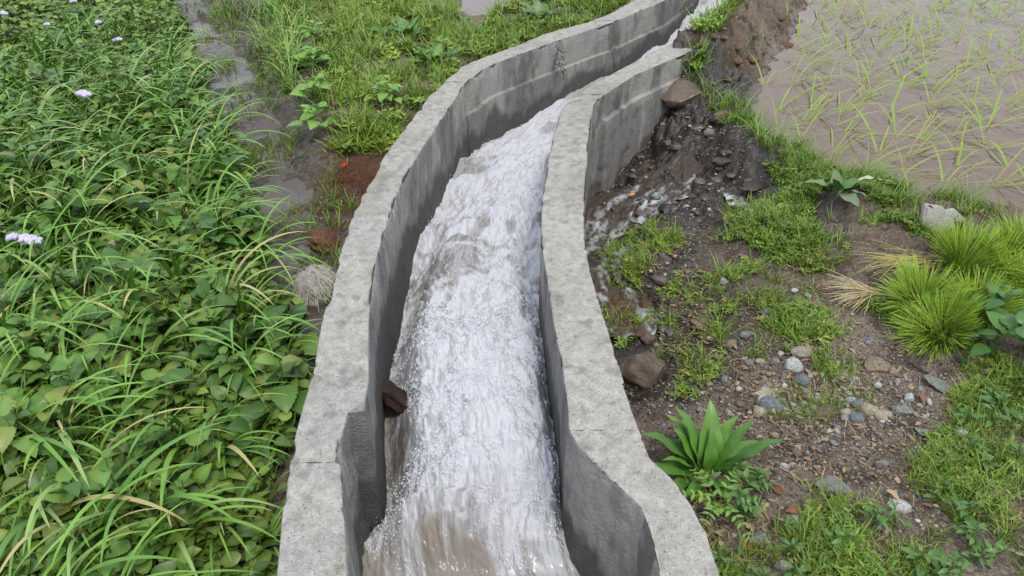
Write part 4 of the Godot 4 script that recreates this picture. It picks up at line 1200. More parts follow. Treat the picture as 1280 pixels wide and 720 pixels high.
func build_weeds():
	# lime green plants on the mound, broadleaf clumps, dock
	rng.seed = 41
	var lime := [tinted("leaf", Color(0.22, 0.42, 0.06)), tinted("leaf", Color(0.17, 0.36, 0.055))]
	var said := ["topmost of the lime green seedlings on the mound", "second from the top of the lime green seedlings on the mound", "third from the top of the lime green seedlings on the mound", "lowest lime green seedling, above the grey stone", "lone lime green seedling on the mound near the canal wall"]
	M.herb_name = "lime_green_seedling"
	for k in LIME.size():
		var o := herb(spot(LIME[k][0], LIME[k][1]), 0.2, 16, 0.10 if k < 4 else 0.08, "ovate", 0.09, lime)
		tag(o, said[k], "seedling", "lime green seedlings on the mound")
	var dockm := [tinted("leaf", Color(0.12, 0.29, 0.042)), tinted("leaf", Color(0.155, 0.33, 0.05)), tinted("leaf", Color(0.10, 0.245, 0.04))]
	var clump := ["broadleaf clump of upright leaves at the top, left of the wall bend", "smaller broadleaf clump hanging toward the wall bend", "grey green broadleaf clump behind the far left wall", "pale broadleaf plant at the paddy corner"]
	for k in TOPCLUMPS.size():
		var o := thing("broadleaf_clump", spot(TOPCLUMPS[k][0], TOPCLUMPS[k][1]))
		dock_leaves(o, [13, 10, 13, 6][k], [0.30, 0.26, 0.28, 0.17][k], [1.25, 1.3, 1.8, 1.6][k], dockm if k < 2 else [tinted("leaf", Color(0.17, 0.25, 0.11)), tinted("leaf", Color(0.10, 0.22, 0.045))])
		tag(o, clump[k], "plant")
	var d := thing("dock_plant", spot(AT_DOCK.x, AT_DOCK.y))
	rng.seed = 42
	var wavy := leaf_set("dock", 0.22, 0.032, 0.15, 20, 6)
	for q in [[3.14, 1.1, 0.27], [3.7, 0.95, 0.25], [-2.3, 0.75, 0.25], [-1.9, 0.6, 0.26], [-1.6, 0.4, 0.23], [-1.2, 0.25, 0.2], [-0.8, 0.15, 0.17], [-0.3, 0.1, 0.13], [2.6, 0.95, 0.24], [2.2, 0.8, 0.25], [1.8, 0.5, 0.28], [1.5, 0.25, 0.28], [1.25, 0.1, 0.24], [0.9, 0.15, 0.2], [0.4, 0.3, 0.14], [3.0, 1.3, 0.2], [2.9, 0.6, 0.2], [-2.8, 0.5, 0.22], [-2.05, 0.95, 0.22], [2.4, 0.4, 0.26], [-1.4, 0.8, 0.2], [1.65, 0.8, 0.22], [0.7, 0.5, 0.17], [-0.6, 0.5, 0.16], [2.05, 0.2, 0.25], [-2.5, 1.15, 0.24]]:
		var b := Basis(Vector3.UP, q[0] + rr(-0.15, 0.15)) * Basis(Vector3.RIGHT, -q[1] + rr(-0.1, 0.1)) * Basis(Vector3.FORWARD, rr(-0.4, 0.4))
		put("leaf", wavy[rng.randi() % 6], dockm[rng.randi() % 3], d, Transform3D(b * Basis.from_scale(Vector3(q[2] * rr(0.8, 1.1), q[2], q[2])), Vector3(sin(q[0]) * 0.014, 0.0, cos(q[0]) * 0.014)))
	tag(d, "large dock plant with long wavy bright leaves beside the right wall", "plant")
	M.herb_name = "broadleaf_shrub"
	rng.seed = 43
	for k in 4:
		var o := herb(spot(AT_BROADLEAF.x + [0.0, 0.16, 0.1, 0.24][k], AT_BROADLEAF.y + [0.0, 0.05, -0.14, -0.06][k]), [0.2, 0.24, 0.22, 0.2][k], 12, 0.085, "ovate", 0.07, [tinted("leaf", Color(0.09, 0.22, 0.035)), tinted("leaf", Color(0.07, 0.18, 0.035))])
		tag(o, ["oval leaved plant in front of the rice bundles, leftmost of four", "oval leaved plant in front of the rice bundles, nearest the lower right", "oval leaved plant close behind the leftmost one by the rice bundles", "oval leaved plant at the photo's right edge by the rice bundles"][k], "plant", "oval leaved plants by the rice bundles")
	# leafy weeds standing singly in the lower right grass
	rng.seed = 46
	M.herb_name = "narrow_leaved_weed"
	var first := []
	var found := []
	var n := 0
	while n < 46:
		var p := Vector2(rr(0.6, 1.9), rr(-2.0, -1.1))
		if not in_zone("PATCH_LOWER", p) and not in_zone("DOCK_FOOT", p): continue
		if p.x > 0.35 - p.y * 0.82: continue
		var o: Node3D
		if n < 5:
			o = herb(spot(p.x, p.y), rr(0.05, 0.09), 9, rr(0.035, 0.05), "lance", 0.02, [tinted("leaf", Color(0.11, 0.24, 0.045)), tinted("leaf", Color(0.085, 0.20, 0.04)), tinted("leaf", Color(0.14, 0.25, 0.06))])
			first.append(o)
		else: o = again(first[n % 5], "narrow_leaved_weed", spot(p.x, p.y), rr(0, TAU), rr(0.7, 1.3))
		tag(o, "", "weed", "narrow leaved weeds at the lower right")
		found.append([o, p])
		n += 1
	rank(found, [[AT_DOCK, "the dock plant"], [Vector2(STONES[17][0], STONES[17][1]), "the large pointed slab"], [Vector2(STONES[21][0], STONES[21][1]), "the half buried whitish slab"], [Vector2(STONES[16][0], STONES[16][1]), "the whitish round stone"], [Vector2(STONES[22][0], STONES[22][1]), "the grey stone in the grass"], [Vector2(1.4, -1.25), "the photo's lower right corner"]], "%s nearest narrow leaved green weed to %s")
	# fern-like seedling below the dock
	var f := thing("feathery_weed", spot(AT_FERN.x, AT_FERN.y))
	var set := leaf_set("lance", 0.2, 0.01, 0.2, 8)
	for k in 6:
		var yaw := 0.4 + k * 1.05
		var b := Basis(Vector3.UP, yaw)
		var st := Shape.new()
		var pts := []
		for i in 6: pts.append(b * Vector3(0, 0.02 + 0.05 * sin(i * 0.5), 0.026 * i))
		tube_into(st, pts, 0.0013, 0.0007, 4, G2, G3)
		var frond := put("frond", st.mesh(), M.leaf, f)
		for i in range(1, 6):
			for e in [-1.0, 1.0]:
				put("leaflet", set[i % 5], lime[k % 2], frond, Transform3D((b * Basis(Vector3.UP, e * 1.1)).scaled(Vector3.ONE * (0.036 - 0.003 * i)), pts[i]))
	tag(f, "feathery green seedling between the dock plant and the right wall", "plant")
	# grass tufts at the paddy's rim and on the hump
	rng.seed = 44
	var yel := [tinted("blade", Color(0.33, 0.42, 0.06)), tinted("blade", Color(0.22, 0.36, 0.06)), tinted("blade", Color(0.14, 0.27, 0.05))]
	var rim := ["yellow green grass tuft beside the wet boulder", "yellow green grass tuft right of the wet boulder's tuft", "grass tuft where the right wall sinks into the bank", "grass tuft on the wall side of the wet boulder", "grass tuft at the paddy's left corner", "grass tuft below the paddy's left corner", "grass tuft on the seep side of the paddy rim", "grass tuft standing at the near paddy corner", "grass tuft on the near rim of the paddy, left one", "grass tuft on the near rim of the paddy, by the broken slab", "grass tuft on the brown bank, lowest of three", "grass tuft in the middle of the brown bank", "grass tuft on the brown bank at the top edge"]
	for k in RIM_TUFTS.size():
		var o := tuft("rim_grass_tuft", spot(RIM_TUFTS[k][0], RIM_TUFTS[k][1]), 9, 0.12, 0.26, 1.2 if k > 1 else 0.0, PI, 0.8, yel)
		tag(o, rim[k], "grass", "grass tufts along the paddy rim")

func rim_grass():
	rng.seed = 45
	var mats := [tinted("blade", Color(0.17, 0.29, 0.07)), tinted("blade", Color(0.12, 0.24, 0.05)), tinted("blade", Color(0.24, 0.33, 0.10))]
	var found := []
	var n := 0
	while n < 26:
		var p := Vector2(rr(1.1, 2.7), rr(-4.6, -2.7))
		if not in_zone("PADDY_RIM", p): continue
		var o := tuft("rim_grass_tuft", spot(p.x, p.y), rng.randi_range(7, 12), 0.12, 0.28, rr(0, TAU), PI, 0.55, mats)
		tag(o, "", "grass", "fine grass tufts on the paddy's near rim")
		found.append([o, p])
		n += 1
	rank(found, [[Vector2(1.75, -3.75), "the paddy's left corner"], [Vector2(2.1, -3.1), "the broken slab"], [AT_DRYLEAF, "the pale withered leaf"], [Vector2(2.5, -3.1), "the brown rim rock"]], "%s nearest fine grass tuft on the rim to %s")

func dock_leaves(o: Node3D, count: int, size: float, wide: float, mats: Array):
	var set := leaf_set("dock", 0.22, 0.032, 0.15, 20, 6)
	for k in count:
		var yaw := k * 2.39996 + rr(-0.3, 0.3)
		var t := float(k) / count
		var l := size * lerpf(1.1, 0.7, t) * rr(0.85, 1.15)
		var b := Basis(Vector3.UP, yaw) * Basis(Vector3.RIGHT, -lerpf(0.15, 0.95, t) + rr(-0.15, 0.15)) * Basis(Vector3.FORWARD, rr(-0.3, 0.3))
		put("leaf", set[rng.randi() % set.size()], mats[rng.randi() % mats.size()], o, Transform3D(b * Basis.from_scale(Vector3(l * wide, l, l)), Vector3(sin(yaw) * 0.012, 0.0, cos(yaw) * 0.012)))

# ---------------------------------------------------------------- rice
func build_rice():
	rng.seed = 51
	var set := []
	for k in 8:
		var s := Shape.new()
		var g := Color(0.22, 0.37, 0.04).lerp(Color(0.38, 0.44, 0.06), rng.randf())
		leaf_into(s, Transform3D(), 1.0, rr(0.013, 0.019), "blade", 0.3, rr(0.4, 0.9), rr(-0.25, 0.35), 8, Color(0.28, 0.17, 0.09) if k % 3 == 0 else g * 0.8, g)
		set.append(s.mesh())
	var protos := []
	var found := []
	for k in RICE.size():
		var at := Vector3(RICE[k][0], PADDY_LEVEL - 0.02, RICE[k][1])
		var o: Node3D
		if k < 10:
			o = thing("rice_seedling", at)
			for e in rng.randi_range(5, 8):
				var l := rr(0.26, 0.48)
				var b := Basis(Vector3.UP, 1.9 + rng.randfn(0.0, 0.6)) * Basis(Vector3.RIGHT, rr(-0.1, 0.5))
				put("blade", set[rng.randi() % 8], M.blade, o, Transform3D(b * Basis.from_scale(Vector3(l * 0.95, l, l)), Vector3(rr(-0.015, 0.015), 0, rr(-0.015, 0.015))))
			protos.append(o)
		else: o = again(protos[k % 10], "rice_seedling", at, rr(-0.45, 0.45), rr(0.75, 1.15))
		tag(o, "", "rice plant", "rice seedlings planted in the flooded paddy")
		found.append([o, Vector2(at.x, at.z)])
	var marks := []
	for q in [[1.75, -4.05, "the paddy's left corner"], [2.3, -3.5, "the broken slab by the rim"], [1.95, -4.9, "the brown bank's middle"], [2.6, -4.4, "the paddy's near middle"], [2.3, -5.9, "the brown bank's far end"], [3.1, -5.3, "the paddy's centre"], [3.0, -3.8, "the paddy's near right edge"], [3.6, -4.7, "the paddy's right edge"], [4.0, -5.9, "the paddy's far right edge"], [3.1, -6.6, "the paddy's far middle"], [4.2, -6.9, "the paddy's far right corner"]]: marks.append([Vector2(q[0], q[1]) * 0.93, q[2]])
	rank(found, marks, "%s nearest yellow green rice seedling to %s")
	# bundles of seedlings ready for planting
	rng.seed = 52
	var said := ["bright green rice seedling bundle nearest the straw fan", "large bright green rice seedling bundle in front of the broken slab", "large rice seedling bundle right of the slab's bundle", "rice seedling bundle lying nearest the grass, lowest of all", "rice seedling bundle cut by the right edge, lower one", "rice seedling bundle in the middle of the heap", "rice seedling bundle cut by the right edge, upper one"]
	for k in BUNDLES.size():
		var o := thing("rice_bundle", spot(BUNDLES[k][0], BUNDLES[k][1], 0.01))
		var s := Shape.new()
		var big := 1.0 if k in [1, 2, 6] else 0.8
		var lean: float = [-0.5, 0.2, 0.5, -1.2, 0.3, 0.1, 0.2][k]
		for e in 700:
			var g := Color(0.18, 0.40, 0.018).lerp(Color(0.36, 0.54, 0.03), rng.randf())
			if rng.randf() < 0.05: g = Color(0.40, 0.36, 0.10)
			var yaw := rr(0, TAU)
			var r := sqrt(rng.randf())
			leaf_into(s, place(yaw, Vector3(sin(yaw) * r * 0.085, 0.015, cos(yaw) * r * 0.085), rr(-0.25, 0.25)), rr(0.14, 0.26) * big * (0.8 + 0.35 * na.get_noise_2d(sin(yaw) * 18.0 + k * 9.0, cos(yaw) * 18.0)), rr(0.0018, 0.0032), "blade", 0.4, 1.5 - r * 0.38 + rr(-0.3, 0.2), 1.2 - r * 0.6 + rr(-0.9, 0.3), 6, Color(0.30, 0.36, 0.09), g)
		var fan := put("blade_fan", s.mesh(), M.blade, o)
		fan.set_meta("kind", "stuff")
		fan.rotation = Vector3(rr(-0.1, 0.35), 0, -lean * 0.5)
		var t := Shape.new()
		for e in 40:
			var yaw := rr(0, TAU)
			leaf_into(t, place(yaw, Vector3(sin(yaw) * 0.02, 0.02, cos(yaw) * 0.02)), rr(0.04, 0.08), 0.0012, "stalk", 0.3, rr(-0.5, 0.2), rr(-0.9, 0.0), 4, Color(0.40, 0.30, 0.14), Color(0.22, 0.14, 0.07))
		var root := put("root_mat", t.mesh(), M.dry, o)
		root.set_meta("kind", "stuff")
		tag(o, said[k], "rice plant", "rice seedling bundles heaped beside the paddy")

# ---------------------------------------------------------------- stones and small things
const ROCK := {"beige": Color(0.42, 0.39, 0.33), "white": Color(0.58, 0.58, 0.57), "blue": Color(0.235, 0.26, 0.30), "cream": Color(0.52, 0.45, 0.34), "tan": Color(0.34, 0.26, 0.19), "grey": Color(0.30, 0.30, 0.29), "brown": Color(0.21, 0.16, 0.125), "green": Color(0.29, 0.33, 0.26), "dark": Color(0.075, 0.062, 0.053), "rust": Color(0.16, 0.085, 0.04)}

func build_stones():
	rng.seed = 61
	var names := {"round": [], "angular": []}
	for k in STONES.size():
		var q: Array = STONES[k]
		var size: float = q[2] * 0.58
		var c: Color = ROCK[q[5]]
		var wet: bool = q[5] in ["dark", "rust"] or k == 37
		var o := put("rock" if q[2] > 0.12 else "stone", stone_shape(k + 1, q[3] == 1, 3 if q[2] > 0.08 else 2), tinted("wet_stone" if wet else "stone", c))
		var b := Basis(Vector3.UP, rr(-0.4, 0.4)).scaled_local(Vector3(size, size * q[4], size * rr(0.65, 0.85)))
		if q[5] == "green": b = Basis(Vector3(0, 0, 1), -0.25) * Basis(Vector3.UP, -0.5).scaled_local(Vector3(size * 1.1, size * 0.14, size * 0.6))
		o.transform = Transform3D(b, spot(q[0], q[1], size * q[4] * (0.35 if q[2] < 0.12 else 0.1)))
		tag(o, q[6], "rock" if q[2] > 0.12 else "stone", "")
	var small := []
	for k in 14: small.append(stone_shape(100 + k, k % 2 == 0, 1))
	var mats := []
	for c in ["beige", "blue", "cream", "tan", "grey", "grey", "brown", "white", "brown", "tan"]: mats.append(tinted("stone", ROCK[c] * 1.12))
	var words := ["beige", "blue grey", "cream", "tan", "grey", "grey", "brown", "white", "brown", "tan"]
	var n := 0
	var found := {}
	var heart := Vector2(1.1, -1.9)
	while n < 290:
		var p := heart + Vector2(rng.randfn(0, 0.21), rng.randfn(0, 0.16))
		if rng.randf() < 0.22: p = Vector2(rr(0.55, 1.5), rr(-2.6, -1.3))
		if rng.randf() < 0.22: p = Vector2(rr(0.45, 1.3), rr(-4.4, -3.0))
		if p.x < along(RIGHT_OUTER, p.y) + 0.05: continue
		var size := rr(0.007, 0.0145) * (1.35 if rng.randf() < 0.3 else 1.0)
		var m := rng.randi() % mats.size()
		var o := put("pebble", small[rng.randi() % 14], mats[m])
		o.transform = Transform3D(Basis(Vector3.UP, rr(0, TAU)).scaled_local(Vector3(size * rr(0.9, 1.4), size * rr(0.4, 0.75), size * rr(0.7, 1.0))), spot(p.x, p.y, size * 0.2))
		tag(o, "", "pebble", "%s pebbles right of the canal" % words[m])
		var key := words[m] as String
		if not found.has(key): found[key] = []
		found[key].append([o, p])
		n += 1
	var marks := []
	for q in [[0, "the rounded beige stone"], [4, "the blue grey oval stone"], [6, "the long tan stone"], [7, "the round cream stone"], [9, "the flat grey stone"], [17, "the large pointed slab"], [21, "the half buried whitish slab"], [29, "the grey oval flat stone"], [36, "the large brown rock"], [38, "the upright tan stone"], [44, "the rock in mid seep"]]: marks.append([Vector2(STONES[q[0]][0], STONES[q[0]][1]), q[1]])
	for key in found: rank(found[key], marks, "%s nearest small " + key + " pebble to %s")
	var wet_found := []
	n = 0
	while n < 70:
		var p := Vector2(rr(0.4, 1.35), rr(-4.5, -2.4))
		var away := to_line(p, seep)
		if p.x < along(RIGHT_OUTER, p.y) + 0.06 or away > 0.42 or away < 0.05: continue
		var size := rr(0.012, 0.04)
		var o := put("wet_stone", small[rng.randi() % 14] if size < 0.024 else stone_shape(400 + n, true, 2), tinted("wet_stone", [Color(0.10, 0.082, 0.07), Color(0.15, 0.12, 0.10), Color(0.19, 0.165, 0.145), Color(0.13, 0.09, 0.065)][n % 4]))
		o.transform = Transform3D(Basis(Vector3.UP, rr(0, TAU)).scaled_local(Vector3(size * rr(0.9, 1.4), size * rr(0.4, 0.8), size)), spot(p.x, p.y, size * 0.1))
		tag(o, "", "stone", "wet stones in and beside the seep")
		wet_found.append([o, p])
		n += 1
	rank(wet_found, [[Vector2(STONES[37][0], STONES[37][1]), "the broad wet boulder"], [Vector2(STONES[44][0], STONES[44][1]), "the rock in mid seep"], [Vector2(STONES[43][0], STONES[43][1]), "the rusty brown rock"], [AT_ORANGE, "the orange leaf by the wall"], [Vector2(STONES[45][0], STONES[45][1]), "the rock splitting the foam"]], "%s nearest dark wet stone to %s")
	var mm := MultiMesh.new()
	mm.transform_format = MultiMesh.TRANSFORM_3D
	mm.use_colors = true
	mm.mesh = small[1]
	mm.instance_count = 8000
	for k in 8000:
		var p := heart + Vector2(rng.randfn(0, 0.3), rng.randfn(0, 0.26))
		if rng.randf() < 0.35: p = Vector2(rr(0.45, 1.7), rr(-3.0, -1.2))
		if rng.randf() < 0.25: p = Vector2(rr(0.5, 1.4), rr(-4.6, -3.0))
		p.x = maxf(p.x, along(RIGHT_OUTER, p.y) + 0.03)
		var size := rr(0.0018, 0.0072)
		var c: Color = ROCK[["beige", "blue", "cream", "tan", "grey", "brown", "brown", "dark"][rng.randi() % 8]]
		mm.set_instance_transform(k, Transform3D(Basis(Vector3.UP, rr(0, TAU)).scaled_local(Vector3(size, size * 0.6, size * 0.8)), spot(p.x, p.y, 0.0005)))
		mm.set_instance_color(k, c)
	var g := MultiMeshInstance3D.new()
	g.name = "gravel"
	g.multimesh = mm
	g.material_override = M.stone
	add_child(g)
	tag(g, "fine gravel strewn over the soil right of the canal", "gravel", "", "stuff")

func stalks(count: int, at: Callable, mat: Material, called: String, parent: Node, c0: Color, c1: Color):
	var s := Shape.new()
	for k in count:
		var q: Array = at.call()
		var c := c0.lerp(c1, rng.randf())
		leaf_into(s, q[0], q[1], q[2], "stalk", 0.3, q[3], q[4], 5, c, c * 0.95)
	var o := put(called, s.mesh(), mat, parent)
	o.set_meta("kind", "stuff")

func build_small():
	rng.seed = 71
	for k in TWIGS.size():
		var q: Array = TWIGS[k]
		var a := spot(q[0], q[1], 0.008)
		var b := spot(q[2], q[3], 0.008)
		if k == 4: b.y += 0.05
		var s := Shape.new()
		var pts := []
		for i in 6: pts.append(a.lerp(b, i / 5.0) + Vector3(rr(-0.006, 0.006), rr(-0.002, 0.008), rr(-0.006, 0.006)))
		var c: Color = Color(0.05, 0.038, 0.03) if k in [5, 6, 8, 11] else (Color(0.40, 0.33, 0.2) if k in [9, 12] else Color(0.17, 0.125, 0.09))
		tube_into(s, pts, 0.0045 if k in [7, 8] else 0.0026, 0.0035 if k in [7, 8] else 0.0014, 6, c, c * 1.2)
		for i in 2: tube_into(s, [pts[2 + i], pts[2 + i] + Vector3(rr(-0.03, 0.03), 0.008, rr(-0.03, 0.03))], 0.0013, 0.0006, 4, c, c)
		var o := put("twig", s.mesh(), M.dry)
		tag(o, q[4], "twig", "twigs and stalks on the ground")
	var said := ["brown dead leaf beside the flat brown stone", "tan dead leaf below the dock plant", "maroon dead leaf near the bottom of the right wall", "brown dead leaf at the gravel's right end", "small brown dead leaf under the dock plant's right side", "curled tan dead leaf on the lower bare soil", "dull green fallen leaf on the hump beside the seep"]
	for k in LEAVES_DEAD.size():
		var s := Shape.new()
		var c: Color = [Color(0.16, 0.075, 0.04), Color(0.36, 0.24, 0.15), Color(0.15, 0.035, 0.03), Color(0.2, 0.12, 0.08), Color(0.2, 0.11, 0.06), Color(0.38, 0.29, 0.18), Color(0.16, 0.22, 0.07)][k]
		leaf_into(s, place(rr(0, TAU), Vector3(0, 0.008, 0), 0.2), 0.05, 0.014, "ovate", 0.4, 0.3, -0.4, 8, c, c * 0.9, 0.002)
		var o := put("dead_leaf", s.mesh(), M.dry, self, Transform3D(Basis(), spot(LEAVES_DEAD[k][0], LEAVES_DEAD[k][1], 0.004)))
		tag(o, said[k], "leaf", "dead leaves on the ground")
	var s := Shape.new()
	leaf_into(s, place(1.5, Vector3(-0.05, 0.05, 0), 0.3), 0.13, 0.035, "ovate", 0.3, 0.25, -0.45, 10, Color(0.40, 0.42, 0.29), Color(0.46, 0.47, 0.36), 0.004)
	tag(put("withered_leaf", s.mesh(), M.dry, self, Transform3D(Basis(), spot(AT_DRYLEAF.x, AT_DRYLEAF.y, 0.03))), "pale withered leaf lying on the weeds near the paddy", "leaf")
	# fan of cut straw
	var f := thing("straw_fan", spot(AT_STRAW_FAN.x, AT_STRAW_FAN.y, 0.015))
	stalks(70, func(): return [place(-1.35 + rng.randfn(0.0, 0.5), Vector3(rr(-0.03, 0.03), rr(0, 0.03), rr(-0.02, 0.02))), rr(0.12, 0.24), rr(0.0015, 0.003), rr(0.05, 0.35), rr(-0.4, 0.0)], M.dry, "straw", f, Color(0.62, 0.54, 0.32), Color(0.45, 0.34, 0.18))
	tag(f, "pale fan of dry straw beside the rice seedling bundles", "straw")
	f = thing("straw_heap", spot(AT_HEAP.x, AT_HEAP.y, 0.02))
	stalks(80, func(): return [place(-1.5 + rng.randfn(0.0, 0.35), Vector3(rr(-0.05, 0.12), rr(0, 0.04), rr(-0.05, 0.05))), rr(0.12, 0.28), rr(0.001, 0.002), rr(0.0, 0.25), rr(-0.35, 0.0)], M.dry, "straw", f, Color(0.55, 0.50, 0.16), Color(0.42, 0.33, 0.14))
	tag(f, "yellowish straw heap behind the straw fan, left of the bundles", "straw")
	# bleached dead grass caught beside the left wall
	f = thing("bleached_grass_clump", spot(AT_BLEACHED.x, AT_BLEACHED.y))
	var hs := ico(3)
	for k in hs.v.size():
		var p := hs.v[k]
		p *= 1.0 + 0.3 * na.get_noise_3dv(p * 20.0) + 0.12 * nb.get_noise_3dv(p * 90.0)
		hs.v[k] = p * Vector3(0.115, 0.085, 0.165)
		hs.c.append(col(Color(0.38, 0.35, 0.30), Color(0.66, 0.63, 0.57), 0.5 + nb.get_noise_3dv(p * 80.0)))
	put("mat", hs.mesh(), M.stone, f)
	stalks(230, func():
		var p := Vector3(rr(-0.09, 0.09), 0, rr(-0.16, 0.14))
		p.y = 0.092 * sqrt(maxf(0.0, 1.0 - pow(p.x / 0.11, 2.0) - pow(p.z / 0.17, 2.0)))
		return [place(rng.randfn(0.4, 0.5), p), rr(0.05, 0.13), rr(0.0009, 0.0022), rr(-0.1, 0.35), rr(-0.6, 0.0)], M.dry, "straw", f, Color(0.72, 0.69, 0.62), Color(0.46, 0.42, 0.35))
	tag(f, "clump of bleached dead grass in the mud beside the left wall", "dead grass")
	f = thing("root_clump", spot(AT_ROOTS.x, AT_ROOTS.y))
	stalks(420, func(): return [place(rr(0, TAU), Vector3(rng.randfn(0, 0.10), rr(0.0, 0.045), rng.randfn(0, 0.11))), rr(0.03, 0.10), rr(0.0007, 0.0016), rr(-0.1, 0.6), rr(-0.7, 0.1)], M.dry, "root_fibre", f, Color(0.22, 0.085, 0.04), Color(0.08, 0.04, 0.025))
	tag(f, "tangle of rust brown dry roots on the mound beside the wall", "roots")
	var clod := put("mud_clod", stone_shape(301, false, 3), tinted("soil", Color(0.24, 0.125, 0.08)), self, Transform3D(Basis(Vector3.UP, 0.4).scaled_local(Vector3(0.075, 0.06, 0.10)), spot(AT_CLOD.x, AT_CLOD.y, 0.02)))
	tag(clod, "reddish brown mud clod above the bleached grass clump", "mud")
	var clods := []
	for k in 34:
		var z := rr(-6.3, -4.65)
		var x := along(RIGHT_INNER, z) + rr(0.24, 0.75)
		var size := rr(0.018, 0.05)
		var o := put("mud_clod", stone_shape(310 + k % 8, k % 3 == 0, 2), tinted("soil", Color(0.24, 0.165, 0.12)), self, Transform3D(Basis(Vector3.UP, rr(0, TAU)).scaled_local(Vector3(size, size * 0.6, size * rr(0.7, 1.2))), spot(x, z, size * 0.15)))
		tag(o, "", "mud", "mud clods on the brown bank")
		clods.append([o, Vector2(x, z)])
	rank(clods, [[Vector2(1.45, -4.8), "the right wall's sunken end"], [Vector2(1.9, -5.6), "the brown bank's middle"], [Vector2(2.3, -6.3), "the top edge of the photo"]], "%s nearest brown mud clod on the far bank to %s")
	# scraps
	for q in [["plastic_scrap", AT_RED, Color(0.55, 0.03, 0.02), "small red plastic scrap on the rusty roots"], ["plastic_scrap", AT_BLUE, Color(0.05, 0.14, 0.5), "small blue plastic scrap on the grassy mound"], ["orange_leaf", AT_ORANGE, Color(0.55, 0.22, 0.10), "orange brown leaf stuck beside the seep at the wall"]]:
		s = Shape.new()
		leaf_into(s, place(rr(0, TAU), Vector3(0, 0.02, 0), 0.5), 0.05, 0.012, "lance", 0.5, 0.6, -0.9, 6, q[2], q[2], 0.004)
		tag(put(q[0], s.mesh(), M.petal, self, Transform3D(Basis(), spot(q[1].x, q[1].y, 0.012))), q[3], "scrap" if q[0] == "plastic_scrap" else "leaf")
	# broken slab standing behind the rice bundles
	var b := thing("broken_slab", spot(AT_CEMENT.x, AT_CEMENT.y, -0.03), 0.15)
	var sl := Shape.new()
	var out := [Vector2(-0.11, 0.0), Vector2(-0.13, 0.12), Vector2(-0.125, 0.21), Vector2(-0.10, 0.205), Vector2(-0.02, 0.185), Vector2(0.01, 0.16), Vector2(0.06, 0.165), Vector2(0.14, 0.10), Vector2(0.15, 0.0)]
	var nn := out.size()
	for face in 2:
		for ring in 3:
			for q in out:
				var r: float = [1.0, 0.96, 0.5][ring]
				var c := Vector2(0.0, 0.07)
				var p: Vector2 = c + (q - c) * r
				var dz: float = [0.010, 0.013, 0.016][ring] * (1.0 if face == 0 else -1.0) + 0.006 * nb.get_noise_2d(p.x * 300.0, p.y * 300.0 + face * 50.0)
				sl.v.append(Vector3(p.x, p.y, dz)); sl.c.append(col(Color(0.52, 0.49, 0.45), Color(0.66, 0.64, 0.60), 0.5 + nb.get_noise_2d(p.x * 200.0, p.y * 200.0)))
	for face in 2:
		var o := face * nn * 3
		for ring in 2:
			for k in nn:
				var a := o + ring * nn + k
				var e := o + ring * nn + (k + 1) % nn
				if face == 1: sl.tri(a, e, a + nn); sl.tri(e, e + nn, a + nn)
				else: sl.tri(a, a + nn, e); sl.tri(e, a + nn, e + nn)
		for k in range(1, nn - 1):
			if face == 1: sl.tri(o + 2 * nn, o + 2 * nn + k, o + 2 * nn + k + 1)
			else: sl.tri(o + 2 * nn, o + 2 * nn + k + 1, o + 2 * nn + k)
	for k in nn:
		var a := k
		var e := (k + 1) % nn
		sl.tri(a, e, a + nn * 3); sl.tri(e, e + nn * 3, a + nn * 3)
	var cut := Shape.new()
	for k in sl.idx:
		cut.idx.append(cut.v.size()); cut.v.append(sl.v[k]); cut.c.append(sl.c[k])
	put("slab", cut.mesh(), M.stone, b).rotation.x = -0.35
	b.scale = Vector3.ONE * 0.8
	var mk := Shape.new()
	leaf_into(mk, Transform3D(Basis(Vector3.FORWARD, 0.9), Vector3(-0.115, 0.19, -0.045)), 0.04, 0.009, "lance", 0.2, 0.5, -0.3, 4, Color(0.012, 0.012, 0.015), Color(0.012, 0.012, 0.015))
	put("tar_spot", mk.mesh(), M.dry, b)
	tag(b, "pale grey broken slab with black mark standing behind the rice bundles", "slab")
	# wet chunk of wood jammed in the torrent
	var lg := Shape.new()
	var rings := 22
	var sides := 18
	for i in rings + 1:
		var t := float(i) / rings
		for k in sides:
			var a := TAU * k / sides
			var r := 0.031 * (1.0 + 0.45 * na.get_noise_2d(cos(a) * 20.0 + 60.0, sin(a) * 20.0 + t * 12.0) + 0.5 * nb.get_noise_2d(cos(a) * 26.0, sin(a) * 26.0 + t * 16.0)) * (0.75 if i == 0 else (0.55 + 0.35 * sin(a * 2.0) if i == rings else 1.0))
			lg.v.append(Vector3(t * 0.26, cos(a) * r, sin(a) * r * 1.3 + 0.02 * sin(t * 3.0)))
			lg.c.append(col(Color(0.032, 0.014, 0.011), Color(0.085, 0.038, 0.027), 0.5 + nb.get_noise_2d(a * 30.0, t * 40.0)))
	for i in rings:
		for k in sides:
			var a := i * sides + k
			var e := i * sides + (k + 1) % sides
			lg.tri(a, a + sides, e); lg.tri(e, a + sides, e + sides)
	for k in range(1, sides - 1): lg.tri(rings * sides, rings * sides + k + 1, rings * sides + k)
	tag(put("driftwood", lg.mesh(), M.wood, self, Transform3D(Basis(Vector3.UP, -0.5) * Basis(Vector3(0, 0, 1), -0.12), Vector3(-0.48, -0.375, -1.92))), "dark wet driftwood chunk jammed against the left wall in the torrent", "wood")

